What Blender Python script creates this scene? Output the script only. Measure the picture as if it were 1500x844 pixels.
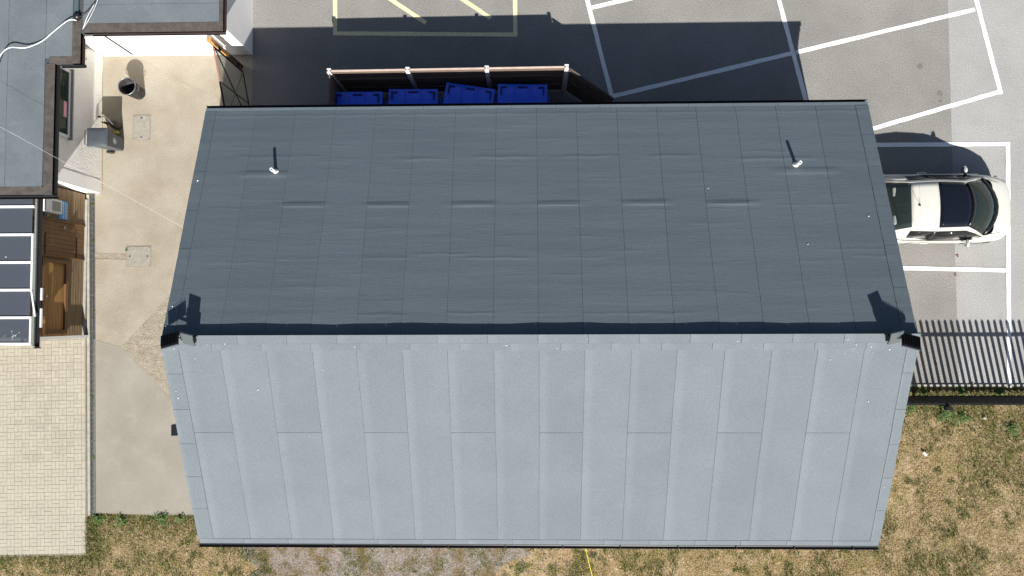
import bpy, math, random
import numpy as np
from mathutils import Vector, Matrix, Euler
random.seed(7); rng = np.random.default_rng(11)
S = bpy.context.scene
for o in list(bpy.data.objects): bpy.data.objects.remove(o)
COL = S.collection
R = math.radians

# ------------------------------------------------------------------ camera, sky, sun
CAM_H = 19.44; ROT = (0.0417, 0.0226, -0.0031); FPX = 1050.0
cam = bpy.data.cameras.new("camera"); co = bpy.data.objects.new("camera", cam); COL.objects.link(co)
co.location = (0, 0, CAM_H); co.rotation_euler = ROT
cam.lens = FPX / 1500 * 36; cam.sensor_width = 36; cam.clip_start = .1; cam.clip_end = 2000
S.camera = co
SUN_AZ, SUN_EL = 169.6, 40.3
w = bpy.data.worlds.new("World"); S.world = w; w.use_nodes = True
nt = w.node_tree; bg = nt.nodes['Background']; sky = nt.nodes.new('ShaderNodeTexSky')
sky.sky_type = 'NISHITA'; sky.sun_disc = False
sky.sun_elevation = R(SUN_EL); sky.sun_rotation = R(SUN_AZ)
nt.links.new(sky.outputs[0], bg.inputs[0]); bg.inputs[1].default_value = 0.05
sl = bpy.data.lights.new("sun", 'SUN'); sl.energy = 5.0; sl.angle = R(.5); sl.color = (1, .965, .90)
so = bpy.data.objects.new("sun", sl); COL.objects.link(so)
SD = Vector((math.sin(R(SUN_AZ)) * math.cos(R(SUN_EL)), math.cos(R(SUN_AZ)) * math.cos(R(SUN_EL)), math.sin(R(SUN_EL))))
so.rotation_euler = SD.to_track_quat('Z', 'Y').to_euler(); so.location = SD * 40
S.view_settings.view_transform = 'Standard'; S.view_settings.look = 'None'
S.view_settings.exposure = 0.84; S.view_settings.gamma = 1.0; S.view_settings.use_curve_mapping = False
S.render.resolution_x = 1024; S.render.resolution_y = 576

# ------------------------------------------------------------------ setting out (survey pixel -> metres at height z)
_M = Euler(ROT, 'XYZ').to_matrix()
def ray(px, py): return _M @ Vector(((px - 750) / FPX, -(py - 422) / FPX, -1))
def at(px, py, z=0.0):
    d = ray(px, py); t = (z - CAM_H) / d.z
    return Vector((d.x * t, d.y * t, z))
EAVE_Z = 2.6; YN, YR, YS = 5.035, -.357, -5.239; XW, XE = -7.70, 7.99
ZRN, ZRS = 4.49, 4.585
KN = (ZRN - EAVE_Z) / (YN - YR); KS = (ZRS - EAVE_Z) / (YR - YS)
def zN(y): return EAVE_Z + KN * (YN - y)
def zS(y): return EAVE_Z + KS * (y - YS)
def onN(px, py):
    d = ray(px, py); t = (EAVE_Z + KN * YN - CAM_H) / (d.z + KN * d.y)
    return Vector((d.x * t, d.y * t, CAM_H + d.z * t))
def onS(px, py):
    d = ray(px, py); t = (EAVE_Z - KS * YS - CAM_H) / (d.z - KS * d.y)
    return Vector((d.x * t, d.y * t, CAM_H + d.z * t))

# ------------------------------------------------------------------ materials
def mat(name, c1, c2=None, scale=3.0, rough=.85, bump=0.0, bscale=60.0, fine=0.0, fscale=90.0, spots=None,
        metal=0.0, spec=.35, stretch=None, rnd=0.0, lap=0.0, contrast=(.35, .65), detail=5, coat=0.0, alpha=None):
    m = bpy.data.materials.new(name); m.use_nodes = True; n = m.node_tree.nodes; l = m.node_tree.links
    p = n['Principled BSDF']
    p.inputs['Roughness'].default_value = rough; p.inputs['Metallic'].default_value = metal
    p.inputs['Specular IOR Level'].default_value = spec
    if coat: p.inputs['Coat Weight'].default_value = coat; p.inputs['Coat Roughness'].default_value = .06
    geo = n.new('ShaderNodeNewGeometry'); pos = geo.outputs['Position']
    if stretch:
        mp = n.new('ShaderNodeMapping'); mp.inputs['Scale'].default_value = stretch
        l.new(pos, mp.inputs['Vector']); posS = mp.outputs[0]
    else: posS = pos
    def noise(sc, vec, det=detail, ro=.6):
        t = n.new('ShaderNodeTexNoise'); t.inputs['Scale'].default_value = sc; t.inputs['Detail'].default_value = det
        t.inputs['Roughness'].default_value = ro; l.new(vec, t.inputs['Vector']); return t.outputs[0]
    def ramp(src, a, b):
        t = n.new('ShaderNodeMapRange'); t.inputs[1].default_value = a; t.inputs[2].default_value = b
        l.new(src, t.inputs[0]); return t.outputs[0]
    def mix(f, a, b, mode='MIX'):
        t = n.new('ShaderNodeMix'); t.data_type = 'RGBA'; t.blend_type = mode
        if isinstance(f, float): t.inputs[0].default_value = f
        else: l.new(f, t.inputs[0])
        for s, v in ((6, a), (7, b)):
            if isinstance(v, tuple): t.inputs[s].default_value = (*v, 1)
            else: l.new(v, t.inputs[s])
        return t.outputs[2]
    def scale_col(col, fac):   # colour * scalar output
        t = n.new('ShaderNodeVectorMath'); t.operation = 'SCALE'; l.new(col, t.inputs[0]); l.new(fac, t.inputs['Scale']); return t.outputs[0]
    c2 = c2 or c1
    col = mix(ramp(noise(scale, posS), *contrast), c1, c2)
    for sp in (spots or []):    # (scale, lo, hi, colour, strength)
        f = ramp(noise(sp[0], pos, 4, .65), sp[1], sp[2])
        mm = n.new('ShaderNodeMath'); mm.operation = 'MULTIPLY'; mm.use_clamp = True
        l.new(f, mm.inputs[0]); mm.inputs[1].default_value = sp[4]
        col = mix(mm.outputs[0], col, sp[3])
    if fine:
        t = n.new('ShaderNodeMapRange'); l.new(noise(fscale, pos, 3, .7), t.inputs[0])
        t.inputs[1].default_value = .3; t.inputs[2].default_value = .7; t.inputs[3].default_value = 1 - fine; t.inputs[4].default_value = 1 + fine
        col = scale_col(col, t.outputs[0])
    if rnd:
        oi = n.new('ShaderNodeObjectInfo'); t = n.new('ShaderNodeMapRange'); l.new(oi.outputs['Random'], t.inputs[0])
        t.inputs[3].default_value = 1 - rnd; t.inputs[4].default_value = 1 + rnd; col = scale_col(col, t.outputs[0])
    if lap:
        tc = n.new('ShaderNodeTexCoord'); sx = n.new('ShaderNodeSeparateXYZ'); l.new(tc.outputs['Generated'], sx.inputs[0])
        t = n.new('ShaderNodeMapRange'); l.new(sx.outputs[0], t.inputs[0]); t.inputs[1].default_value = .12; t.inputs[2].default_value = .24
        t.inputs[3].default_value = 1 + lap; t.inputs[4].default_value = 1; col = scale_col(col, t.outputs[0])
    l.new(col, p.inputs['Base Color'])
    if bump:
        b = n.new('ShaderNodeBump'); b.inputs['Distance'].default_value = bump; b.inputs['Strength'].default_value = 1
        l.new(noise(bscale, posS, 4, .6), b.inputs['Height']); l.new(b.outputs[0], p.inputs['Normal'])
    return m
def glass(name, tint=(.6, .7, .7), rough=.03, body=.5, bodycol=(.05, .06, .07)):
    m = bpy.data.materials.new(name); m.use_nodes = True; n = m.node_tree.nodes; l = m.node_tree.links
    n.remove(n['Principled BSDF']); out = n['Material Output']
    tr = n.new('ShaderNodeBsdfTransparent'); tr.inputs[0].default_value = (*tint, 1)
    df = n.new('ShaderNodeBsdfDiffuse'); df.inputs[0].default_value = (*bodycol, 1)
    gl = n.new('ShaderNodeBsdfGlossy'); gl.inputs['Roughness'].default_value = rough
    fr = n.new('ShaderNodeFresnel'); fr.inputs[0].default_value = 1.5
    a = n.new('ShaderNodeMixShader'); a.inputs[0].default_value = body; l.new(tr.outputs[0], a.inputs[1]); l.new(df.outputs[0], a.inputs[2])
    b = n.new('ShaderNodeMixShader'); l.new(fr.outputs[0], b.inputs[0]); l.new(a.outputs[0], b.inputs[1]); l.new(gl.outputs[0], b.inputs[2])
    l.new(b.outputs[0], out.inputs[0]); return m

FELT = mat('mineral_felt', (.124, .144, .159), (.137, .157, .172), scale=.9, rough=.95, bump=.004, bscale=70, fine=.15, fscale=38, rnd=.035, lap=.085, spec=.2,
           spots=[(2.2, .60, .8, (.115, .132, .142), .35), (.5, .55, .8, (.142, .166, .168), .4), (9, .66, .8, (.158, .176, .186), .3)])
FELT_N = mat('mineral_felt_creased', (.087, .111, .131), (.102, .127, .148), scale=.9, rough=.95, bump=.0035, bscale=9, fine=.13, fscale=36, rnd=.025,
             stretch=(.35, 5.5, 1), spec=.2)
FELT_OLD = mat('old_mineral_felt', (.108, .127, .140), (.135, .154, .168), scale=1.2, rough=.95, bump=.004, bscale=70, fine=.16, fscale=36, rnd=.03, spec=.2,
               spots=[(1.6, .55, .75, (.17, .19, .2), .5)])
FELT_EDGE = mat('dark_weathered_felt', (.052, .044, .040), (.085, .074, .066), scale=7, rough=.95, bump=.004, bscale=60, fine=.2, fscale=40)
BITUMEN = mat('bitumen', (.055, .058, .062), rough=.8)
BLACKP = mat('black_plastic', (.012, .012, .013), rough=.35, spec=.5)
BLACKM = mat('black_powder_coat', (.009, .010, .011), rough=.55, spec=.2)
BROWNP = mat('brown_gutter_plastic', (.03, .02, .018), rough=.4)
WHITEP = mat('white_plastic', (.78, .78, .78), (.70, .70, .69), rough=.4, scale=8)
STUCCO = mat('white_rough_stucco', (.88, .86, .82), (.84, .82, .77), scale=3, rough=.95, bump=.02, bscale=22, fine=.06, fscale=40)
RENDER_W = mat('white_smooth_paint', (.88, .87, .85), (.85, .84, .82), scale=2, rough=.8, bump=.003, bscale=30, fine=.03)
TARMAC = mat('tarmac', (.190, .183, .172), (.232, .224, .210), scale=.6, rough=.95, bump=.010, bscale=60, fine=.42, fscale=34,
             spots=[(1.4, .60, .78, (.15, .144, .132), .5), (60, .64, .74, (.36, .345, .32), .6), (.35, .5, .75, (.250, .235, .21), .6), (5, .66, .8, (.26, .255, .24), .4)])
TARMAC_L = mat('pale_lane_tarmac', (.275, .272, .264), (.315, .31, .30), scale=.7, rough=.95, bump=.01, bscale=60, fine=.32, fscale=34,
               spots=[(1.1, .55, .75, (.24, .235, .225), .45), (60, .64, .74, (.42, .41, .39), .5)])
LINEW = mat('white_road_paint', (.80, .80, .79), (.70, .70, .69), scale=9, rough=.7, fine=.07, fscale=70, spots=[(22, .64, .72, (.4, .39, .38), .7)])
LINEY = mat('faded_yellow_road_paint', (.70, .64, .38), (.58, .53, .33), scale=9, rough=.7, fine=.08, fscale=70, spots=[(24, .60, .70, (.33, .31, .26), .7)])
YARD = mat('exposed_concrete', (.265, .232, .180), (.325, .292, .238), scale=1.1, rough=.95, bump=.008, bscale=60, fine=.26, fscale=36,
            spots=[(45, .66, .76, (.52, .49, .43), .7), (1.0, .58, .78, (.235, .185, .125), .6), (4, .64, .8, (.36, .33, .275), .5), (.45, .52, .72, (.33, .302, .25), .6), (7, .68, .8, (.20, .165, .12), .5)])
YARD_ROUGH = mat('broken_aggregate_concrete', (.235, .20, .15), (.33, .295, .235), scale=7, rough=.95, bump=.025, bscale=30, fine=.30, fscale=30,
                 spots=[(2.5, .52, .68, (.22, .175, .12), .6)])
YARD_OLD = mat('grey_smooth_concrete', (.228, .208, .172), (.272, .250, .212), scale=.8, rough=.95, bump=.004, bscale=60, fine=.13, fscale=36,
               spots=[(1.6, .55, .75, (.30, .278, .24), .6), (14, .68, .75, (.18, .155, .12), .6), (3, .62, .8, (.20, .175, .135), .4)])
CONC = mat('pale_concrete', (.36, .35, .31), (.28, .27, .24), scale=6, rough=.9, fine=.1, bump=.003)
PAVER = mat('buff_block_paver', (.375, .345, .275), (.335, .308, .245), scale=2.0, rough=.93, bump=.003, bscale=60, fine=.10, fscale=36, rnd=.06,
            spots=[(3.0, .62, .80, (.27, .235, .17), .6), (12, .72, .8, (.16, .12, .08), .6)])
JOINT = mat('sandy_joint', (.26, .235, .18), (.20, .18, .135), scale=6, rough=1, fine=.2)
SOIL = mat('dry_soil', (.35, .26, .155), (.235, .17, .09), scale=3.2, rough=1, bump=.04, bscale=18, fine=.4, fscale=26,
           spots=[(1.6, .48, .62, (.17, .145, .05), .6), (7, .55, .7, (.42, .34, .24), .7), (11, .60, .7, (.11, .085, .04), .6)])
GRAVELM = mat('gravel_bed', (.20, .17, .15), (.27, .235, .21), scale=12, rough=1, bump=.04, bscale=30, fine=.45, fscale=26,
              spots=[(1.5, .47, .60, (.135, .092, .032), .85), (3.6, .56, .66, (.07, .08, .02), .85), (9, .62, .7, (.06, .05, .03), .6)])
STONE = mat('gravel_stone', (.36, .32, .30), (.22, .19, .17), scale=30, rough=.9, detail=2, contrast=(.4, .6))
TIMBER = mat('brown_stained_timber', (.205, .105, .042), (.14, .072, .030), scale=5, rough=.6, bump=.003, bscale=40, stretch=(6, .5, 6), rnd=.12, fine=.08, spec=.4)
TIMBER_G = mat('weathered_timber_board', (.23, .165, .095), (.165, .115, .066), scale=5, rough=.75, bump=.003, bscale=40, stretch=(6, .5, 6), rnd=.10, fine=.1)
TIMBER_D = mat('dark_timber', (.085, .042, .02), (.06, .03, .015), scale=5, rough=.7, rnd=.1)
TIMBER_O = mat('orange_timber', (.50, .27, .10), (.42, .22, .08), scale=9, rough=.6, stretch=(1, 1, 4), fine=.08)
FENCEB = mat('fence_board', (.17, .12, .095), (.12, .085, .065), scale=5, rough=.85, stretch=(.5, 5, 5), rnd=.12)
FENCECAP = mat('pale_timber_rail', (.52, .41, .35), (.42, .33, .28), scale=6, rough=.8, rnd=.05)
BLUE = mat('blue_bin_plastic', (.03, .14, .95), (.025, .12, .88), scale=4, rough=.38, spec=.5)
BLUED = mat('dark_blue_moulding', (.005, .016, .16), rough=.5)
BINGREY = mat('dark_grey_bin_plastic', (.065, .075, .09), (.05, .058, .072), scale=6, rough=.45, spec=.5, fine=.05)
GALV = mat('galvanised_steel', (.25, .255, .26), (.14, .145, .15), scale=14, rough=.42, metal=.7)
GALVD = mat('dark_soot_metal', (.02, .02, .022), (.05, .05, .05), scale=9, rough=.6, metal=.3)
IRON = mat('grey_cover_steel', (.29, .275, .235), (.23, .215, .185), scale=9, rough=.7, fine=.12, bump=.002)
IRONR = mat('cover_frame', (.20, .19, .16), (.27, .23, .17), scale=12, rough=.8)
GRATE = mat('drain_steel', (.16, .155, .15), (.10, .098, .09), scale=12, rough=.6, metal=.2)
DARK = mat('dark_void', (.012, .012, .012), rough=1)
CARP = mat('cream_car_paint', (.55, .54, .485), rough=.35, spec=.5, coat=.7)
CARB = mat('black_car_trim', (.012, .012, .013), rough=.3, spec=.5)
CARG = glass('car_glass', (.62, .74, .70), .02, .12, (.12, .17, .155))
SUNR = glass('sunroof_glass', (.04, .045, .06), .03, .75, (.008, .010, .017))
SIDEG = glass('side_glass', (.30, .33, .31), .03, .35, (.05, .05, .05))
INT = mat('grey_interior', (.20, .23, .215), rough=.8); INTD = mat('dark_interior', (.03, .035, .035), rough=.8)
CHROME = mat('chrome', (.7, .7, .72), rough=.15, metal=1)
TYRE = mat('tyre', (.02, .02, .02), rough=.9)
RED = mat('red_lamp', (.5, .02, .02), rough=.25)
LAMPG = glass('lamp_glass', (.8, .8, .8), .02, .2, (.4, .4, .42))
POLYC = glass('canopy_glazing', (.62, .65, .72), .08, .5, (.12, .135, .165))
WING = glass('window_glass', (.25, .30, .25), .02, .6, (.035, .06, .04))
PINK = mat('pink_sticker', (.75, .35, .38), rough=.7)
SIGNB = mat('blue_sign', (.02, .22, .50), rough=.5)
SILVER = mat('silver_print', (.75, .76, .77), rough=.5)
METERG = mat('grey_meter_window', (.22, .23, .22), (.3, .31, .3), scale=20, rough=.3)
GATEM = mat('green_grey_mesh', (.11, .13, .115), (.16, .17, .15), scale=20, rough=.6)
RUST = mat('rusty_red_steel', (.30, .13, .09), (.42, .25, .2), scale=25, rough=.8)
LEAFM = mat('weed_leaf', (.035, .085, .016), (.11, .165, .04), scale=14, rough=.6, detail=2, contrast=(.4, .6))
GRASSG = mat('green_grass', (.080, .125, .024), (.20, .20, .058), scale=9, rough=.8, detail=4, contrast=(.42, .58))
GRASSD = mat('straw_grass', (.46, .355, .185), (.325, .245, .115), scale=6.5, rough=.85, detail=6, contrast=(.40, .60), spots=[(1.0, .48, .66, (.30, .26, .075), .75), (24, .58, .68, (.54, .45, .30), .5), (14, .62, .70, (.20, .155, .06), .45)])
LEAFB = mat('fallen_leaf', (.36, .19, .10), (.24, .12, .06), scale=40, rough=.8)
CABW = mat('white_cable', (.75, .75, .76), rough=.5); CABB = mat('black_cable', (.015, .015, .015), rough=.5)
YELL = mat('yellow_string', (.75, .66, .08), rough=.6); DROP = mat('bird_dropping', (.85, .85, .84), rough=.9)
LED = mat('grey_light_face', (.075, .09, .10), rough=.3, spec=.5)

# ------------------------------------------------------------------ mesh helpers
ORG = {}
class MB:
    def __init__(s): s.v = []; s.f = []
    def add(s, vs, fs):
        b = len(s.v); s.v += [tuple(v) for v in vs]; s.f += [tuple(i + b for i in f) for f in fs]; return s
    def box(s, x0, x1, y0, y1, z0, z1, M=None):
        vs = [Vector((x, y, z)) for z in (z0, z1) for y in (y0, y1) for x in (x0, x1)]
        if M is not None: vs = [M @ v for v in vs]
        return s.add(vs, [(0, 2, 3, 1), (4, 5, 7, 6), (0, 1, 5, 4), (2, 6, 7, 3), (0, 4, 6, 2), (1, 3, 7, 5)])
    def beam(s, a, b, w, h, up=(0, 0, 1)):
        a = Vector(a); b = Vector(b); d = b - a; L = d.length; X = d.normalized(); U = Vector(up)
        Y = U.cross(X)
        if Y.length < 1e-4: Y = Vector((0, 1, 0)).cross(X)
        Y.normalize(); Z = X.cross(Y)
        M = Matrix((X, Y, Z)).transposed().to_4x4(); M.translation = a
        return s.box(0, L, -w / 2, w / 2, -h / 2, h / 2, M)
    def tube(s, pts, r, n=8, caps=True):
        pts = [Vector(p) for p in pts]; rr = r if isinstance(r, (list, tuple)) else [r] * len(pts)
        base = len(s.v); U = None
        for i, p in enumerate(pts):
            t = (pts[min(i + 1, len(pts) - 1)] - pts[max(i - 1, 0)]).normalized()
            if U is None:
                U = t.cross(Vector((0, 0, 1)));
                if U.length < .01: U = Vector((1, 0, 0))
            U = (U - t * U.dot(t)).normalized(); V = t.cross(U)
            for k in range(n):
                a = 2 * math.pi * k / n; s.v.append(tuple(p + U * math.cos(a) * rr[i] + V * math.sin(a) * rr[i]))
        for i in range(len(pts) - 1):
            for k in range(n):
                a = base + i * n + k; b = base + i * n + (k + 1) % n; s.f.append((a, b, b + n, a + n))
        if caps:
            s.f.append(tuple(base + k for k in range(n))[::-1]); s.f.append(tuple(base + (len(pts) - 1) * n + k for k in range(n)))
        return s
    def lathe(s, prof, c, n=24):
        base = len(s.v); c = Vector(c)
        for r, z in prof:
            for k in range(n):
                a = 2 * math.pi * k / n; s.v.append((c.x + r * math.cos(a), c.y + r * math.sin(a), c.z + z))
        for i in range(len(prof) - 1):
            for k in range(n):
                a = base + i * n + k; b = base + i * n + (k + 1) % n; s.f.append((a, b, b + n, a + n))
        return s
    def prism(s, poly, z0, z1):
        n = len(poly); vs = [(p[0], p[1], z0) for p in poly] + [(p[0], p[1], z1) for p in poly]
        return s.add(vs, [tuple(range(n))[::-1], tuple(range(n, 2 * n))] + [(i, (i + 1) % n, (i + 1) % n + n, i + n) for i in range(n)])
    def build(s, name, m, parent=None, origin=None, smooth=False, bevel=0, sub=0):
        org = ORG.get(parent.name, Vector((0, 0, 0))) if parent is not None else Vector(origin or (0, 0, 0))
        me = bpy.data.meshes.new(name)
        me.from_pydata([(v[0] - org.x, v[1] - org.y, v[2] - org.z) for v in s.v], [], s.f); me.update()
        me.materials.append(m)
        if smooth: me.polygons.foreach_set('use_smooth', [True] * len(me.polygons))
        o = bpy.data.objects.new(name, me); COL.objects.link(o)
        if parent is not None: o.parent = parent
        else: o.location = org
        ORG[o.name] = org
        if bevel:
            b = o.modifiers.new('bevel', 'BEVEL'); b.width = bevel; b.segments = 2; b.limit_method = 'ANGLE'
        if sub:
            b = o.modifiers.new('sub', 'SUBSURF'); b.levels = sub; b.render_levels = sub
        return o
def tag(o, label=None, cat=None, group=None, kind=None):
    if label: o['label'] = label
    if cat: o['category'] = cat
    if group: o['group'] = group
    if kind: o['kind'] = kind
    return o
def thing(name, loc, label, cat, group=None):
    o = bpy.data.objects.new(name, None); COL.objects.link(o); o.location = loc; o.empty_display_size = .2
    ORG[o.name] = Vector(loc); return tag(o, label, cat, group)
def copy_tree(o, parent=None, loc=None):
    c = o.copy(); COL.objects.link(c)
    if parent is not None: c.parent = parent
    if loc is not None: c.location = loc
    for ch in [k for k in bpy.data.objects if k.parent == o]: copy_tree(ch, c)
    return c
def B(*a): return MB().box(*a)

# ------------------------------------------------------------------ ground and surfaces
tag(MB().add([(-400, -400, -.03), (400, -400, -.03), (400, 400, -.03), (-400, 400, -.03)], [(0, 1, 2, 3)]).build('ground', SOIL), kind='structure')
def sheet(name, poly, z, m):
    n = len(poly)
    return tag(MB().add([(p[0], p[1], z) for p in poly] + [(p[0], p[1], z - .02) for p in poly],
               [tuple(range(n))] + [(i, i + n, (i + 1) % n + n, (i + 1) % n) for i in range(n)]).build(name, m), kind='structure')
YW, YE = -11.83, -7.62
sheet('car_park_surface', [(YE, -1.80), (11.46, -1.85), (11.46, 60), (YE, 60)], .0, TARMAC)
sheet('car_park_lane', [(11.46, -1.85), (60, -1.9), (60, 60), (11.46, 60)], .0005, TARMAC_L)
sheet('concrete_yard', [(-11.84, -5.27), (-10.4, -5.24), (-9, -5.26), (-7, -5.24), (YE, -1.80), (YE, 60), (-12.0, 60), (-12.015, 3.5)], .0, YARD)
sheet('smooth_concrete_patch', [at(*p)[:2] for p in ((137, 497), (178, 509), (214, 545), (250, 584), (320, 610), (330, 753), (230, 755), (137, 751))], .004, YARD_OLD)
sheet('rough_concrete_patch', [at(*p)[:2] for p in ((179, 508), (212, 472), (247, 436), (330, 430), (330, 608), (320, 608), (251, 582), (215, 544))], .0045, YARD_ROUGH)
sheet('trench_patch', [at(*p)[:2] for p in ((139, 371), (185, 372), (185, 380), (139, 380))], .004, YARD_ROUGH)

# cracks in the yard are narrow open joints
def strip(name, a, b, wd, m, z=.006):
    A = at(*a); Bq = at(*b); d = (Bq - A).normalized(); nrm = Vector((-d.y, d.x, 0)) * wd / 2
    n = max(2, int((Bq - A).length / .25)); mb = MB(); vs = []
    for i in range(n + 1):
        p = A.lerp(Bq, i / n)
        for s_ in (1, -1):
            q = p + nrm * s_ * (1 + random.uniform(-.10, .10)); vs.append((q.x, q.y, z))
    mb.add(vs, [(2 * i, 2 * i + 1, 2 * i + 3, 2 * i + 2) for i in range(n)])
    return tag(mb.build(name, m), kind='structure')
CRACK = mat('dirty_crack', (.13, .10, .065), (.20, .16, .11), scale=20, rough=1)
for a, b in (((139, 379), (185, 380)), ((150, 104), (150, 280))): strip('yard_crack', a, b, .016, CRACK, .0052)
for i, (a, b) in enumerate([((850, -40), (897, 145)), ((894, 142), (1165, 77)), ((1166, 77), (1428, 14)), ((1130, -40), (1187, 172)), ((1422, -30), (1466, 138)),
             ((1465, 134), (1260, 194)), ((864, 12), (1000, -20)), ((1230, 213), (1474, 211)), ((1476, 208), (1478, 568)), ((1280, 392), (1474, 396))]):
    strip('white_bay_line', a, b, .115, LINEW, .0062 + .0008 * i)
for i, (a, b) in enumerate([((491, -60), (491, 51)), ((488, 49), (757, 51)), ((754, -60), (755, 53)), ((520, -36), (624, 34)), ((610, -46), (719, 27))]):
    strip('yellow_bay_line', a, b, .115, LINEY, .0062 + .0008 * i)
# oil marks
for i, (px, py, r) in enumerate([(1348, 97, .09), (1377, 137, .10), (1377, 148, .05), (1318, 178, .09)]):
    c = at(px, py); vs = [(c.x + r * random.uniform(.6, 1.1) * math.cos(k * .524), c.y + r * random.uniform(.6, 1.2) * math.sin(k * .524), .0045 + i * .0003) for k in range(12)]
    tag(MB().add(vs, [tuple(range(12))]).build('oil_stain', mat('oil_stain', (.12, .11, .10), (.17, .16, .15), scale=20, rough=.8) if i == 0 else bpy.data.materials['oil_stain']), kind='structure')

# ------------------------------------------------------------------ block paving
PX1 = at(127, 600).x - .02; CELL = .2065; PYS = at(60, 813).y; PYN = at(60, 480).y
bed = sheet('block_paving', [(-24, PYS), (PX1, PYS), (PX1, 3.3), (-24, 3.3)], -.006, JOINT)
pm = {}
def pmesh(lx, ly):
    k = (lx, ly)
    if k not in pm:
        x, y = lx / 2 - .0022, ly / 2 - .0022; c = .004
        mb = MB().add([(-x, -y, -.02), (x, -y, -.02), (x, y, -.02), (-x, y, -.02), (-x, -y, .004), (x, -y, .004), (x, y, .004), (-x, y, .004),
                       (-x + c, -y + c, .008), (x - c, -y + c, .008), (x - c, y - c, .008), (-x + c, y - c, .008)],
                      [(0, 1, 5, 4), (1, 2, 6, 5), (2, 3, 7, 6), (3, 0, 4, 7), (4, 5, 9, 8), (5, 6, 10, 9), (6, 7, 11, 10), (7, 4, 8, 11), (8, 9, 10, 11)])
        me = bpy.data.meshes.new('paver'); me.from_pydata(mb.v, [], mb.f); me.materials.append(PAVER); pm[k] = (me, mb)
    return pm[k]
pav = []
gx0 = at(125.2, 560).x - .10; 
ny = int((PYN + .6 - PYS) / CELL); ncol = 17
for j in range(ny):
    y0 = PYN + .3 - (j + 1) * CELL
    if y0 < PYS: break
    pav.append((gx0 + .05, y0 + CELL / 2, .1, CELL))
    for i in range(ncol):
        x0 = gx0 - (i + 1) * CELL
        if (i + j) % 2: pav += [(x0 + CELL / 2, y0 + CELL * .25, CELL, CELL / 2), (x0 + CELL / 2, y0 + CELL * .75, CELL, CELL / 2)]
        else: pav += [(x0 + CELL * .25, y0 + CELL / 2, CELL / 2, CELL), (x0 + CELL * .75, y0 + CELL / 2, CELL / 2, CELL)]
bk = MB(); cnt = 0
for (x, y, lx, ly) in pav:
    me, mb = pmesh(round(lx, 4), round(ly, 4)); rz = random.uniform(-.012, .012); dz = random.uniform(-.002, .002)
    if cnt < 300 and y < PYN - .28 and x > -14.0:
        o = bpy.data.objects.new('paver', me); COL.objects.link(o); o.location = (x, y, dz); o.rotation_euler = (random.uniform(-.006, .006), random.uniform(-.006, .006), rz); o.parent = bed; cnt += 1
    else:
        c, s_ = math.cos(rz), math.sin(rz); bk.add([(v[0] * c - v[1] * s_ + x, v[0] * s_ + v[1] * c + y, v[2] + dz) for v in mb.v], mb.f)
tag(bk.build('pavers', PAVER, bed), kind='stuff')

_a = R(1.5); _p = Vector((PX1, -2.2, 0)); bed.rotation_euler.z = _a; bed.location = _p - Matrix.Rotation(_a, 3, 'Z') @ _p
# ------------------------------------------------------------------ felt-roofed shed
shed = thing('shed', (0, 0, 0), 'long shed with a grey felt pitched roof in the middle of the photo', 'shed')
wy0, wy1, wx0, wx1 = YS + .3, YN - .32, XW + .12, XE - .12
SHW = mat('shed_block_wall', (.42, .38, .33), (.36, .33, .29), scale=3, rough=.9, bump=.004)
wmb = MB()
for x0, x1 in ((wx0, wx0 + .15), (wx1 - .15, wx1)):
    poly = [(wy0, 0), (wy1, 0), (wy1, zN(wy1) - .14), (YR, ZRN - .14), (wy0, zS(wy0) - .14)]
    vs = [(x0, p[0], p[1]) for p in poly] + [(x1, p[0], p[1]) for p in poly]
    MBw = MB().add(vs, [tuple(range(5)), tuple(range(5, 10))[::-1]] + [(i, i + 5, (i + 1) % 5 + 5, (i + 1) % 5) for i in range(5)]); MBw.build('wall', SHW, shed)
B(wx0 + .152, wx1 - .152, wy0, wy0 + .15, 0, zS(wy0) - .14).build('wall', SHW, shed)
B(wx0 + .152, wx1 - .152, wy1 - .15, wy1, 0, zN(wy1) - .14).build('wall', SHW, shed)
def slab(y0, z0, y1, z1, x0, x1, t):
    vs = [(x, y, z) for x in (x0, x1) for (y, z) in ((y0, z0), (y1, z1), (y1, z1 - t), (y0, z0 - t))]
    return MB().add(vs, [(0, 1, 2, 3), (7, 6, 5, 4), (0, 4, 5, 1), (1, 5, 6, 2), (2, 6, 7, 3), (3, 7, 4, 0)])
roofN = slab(YN, EAVE_Z, YR + .002, ZRN, XW, XE, .11).build('roof', BITUMEN, shed)
roofS = slab(YS, EAVE_Z, YR, ZRS, XW - .02, XE + .02, .11).build('roof', BITUMEN, shed)
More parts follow.
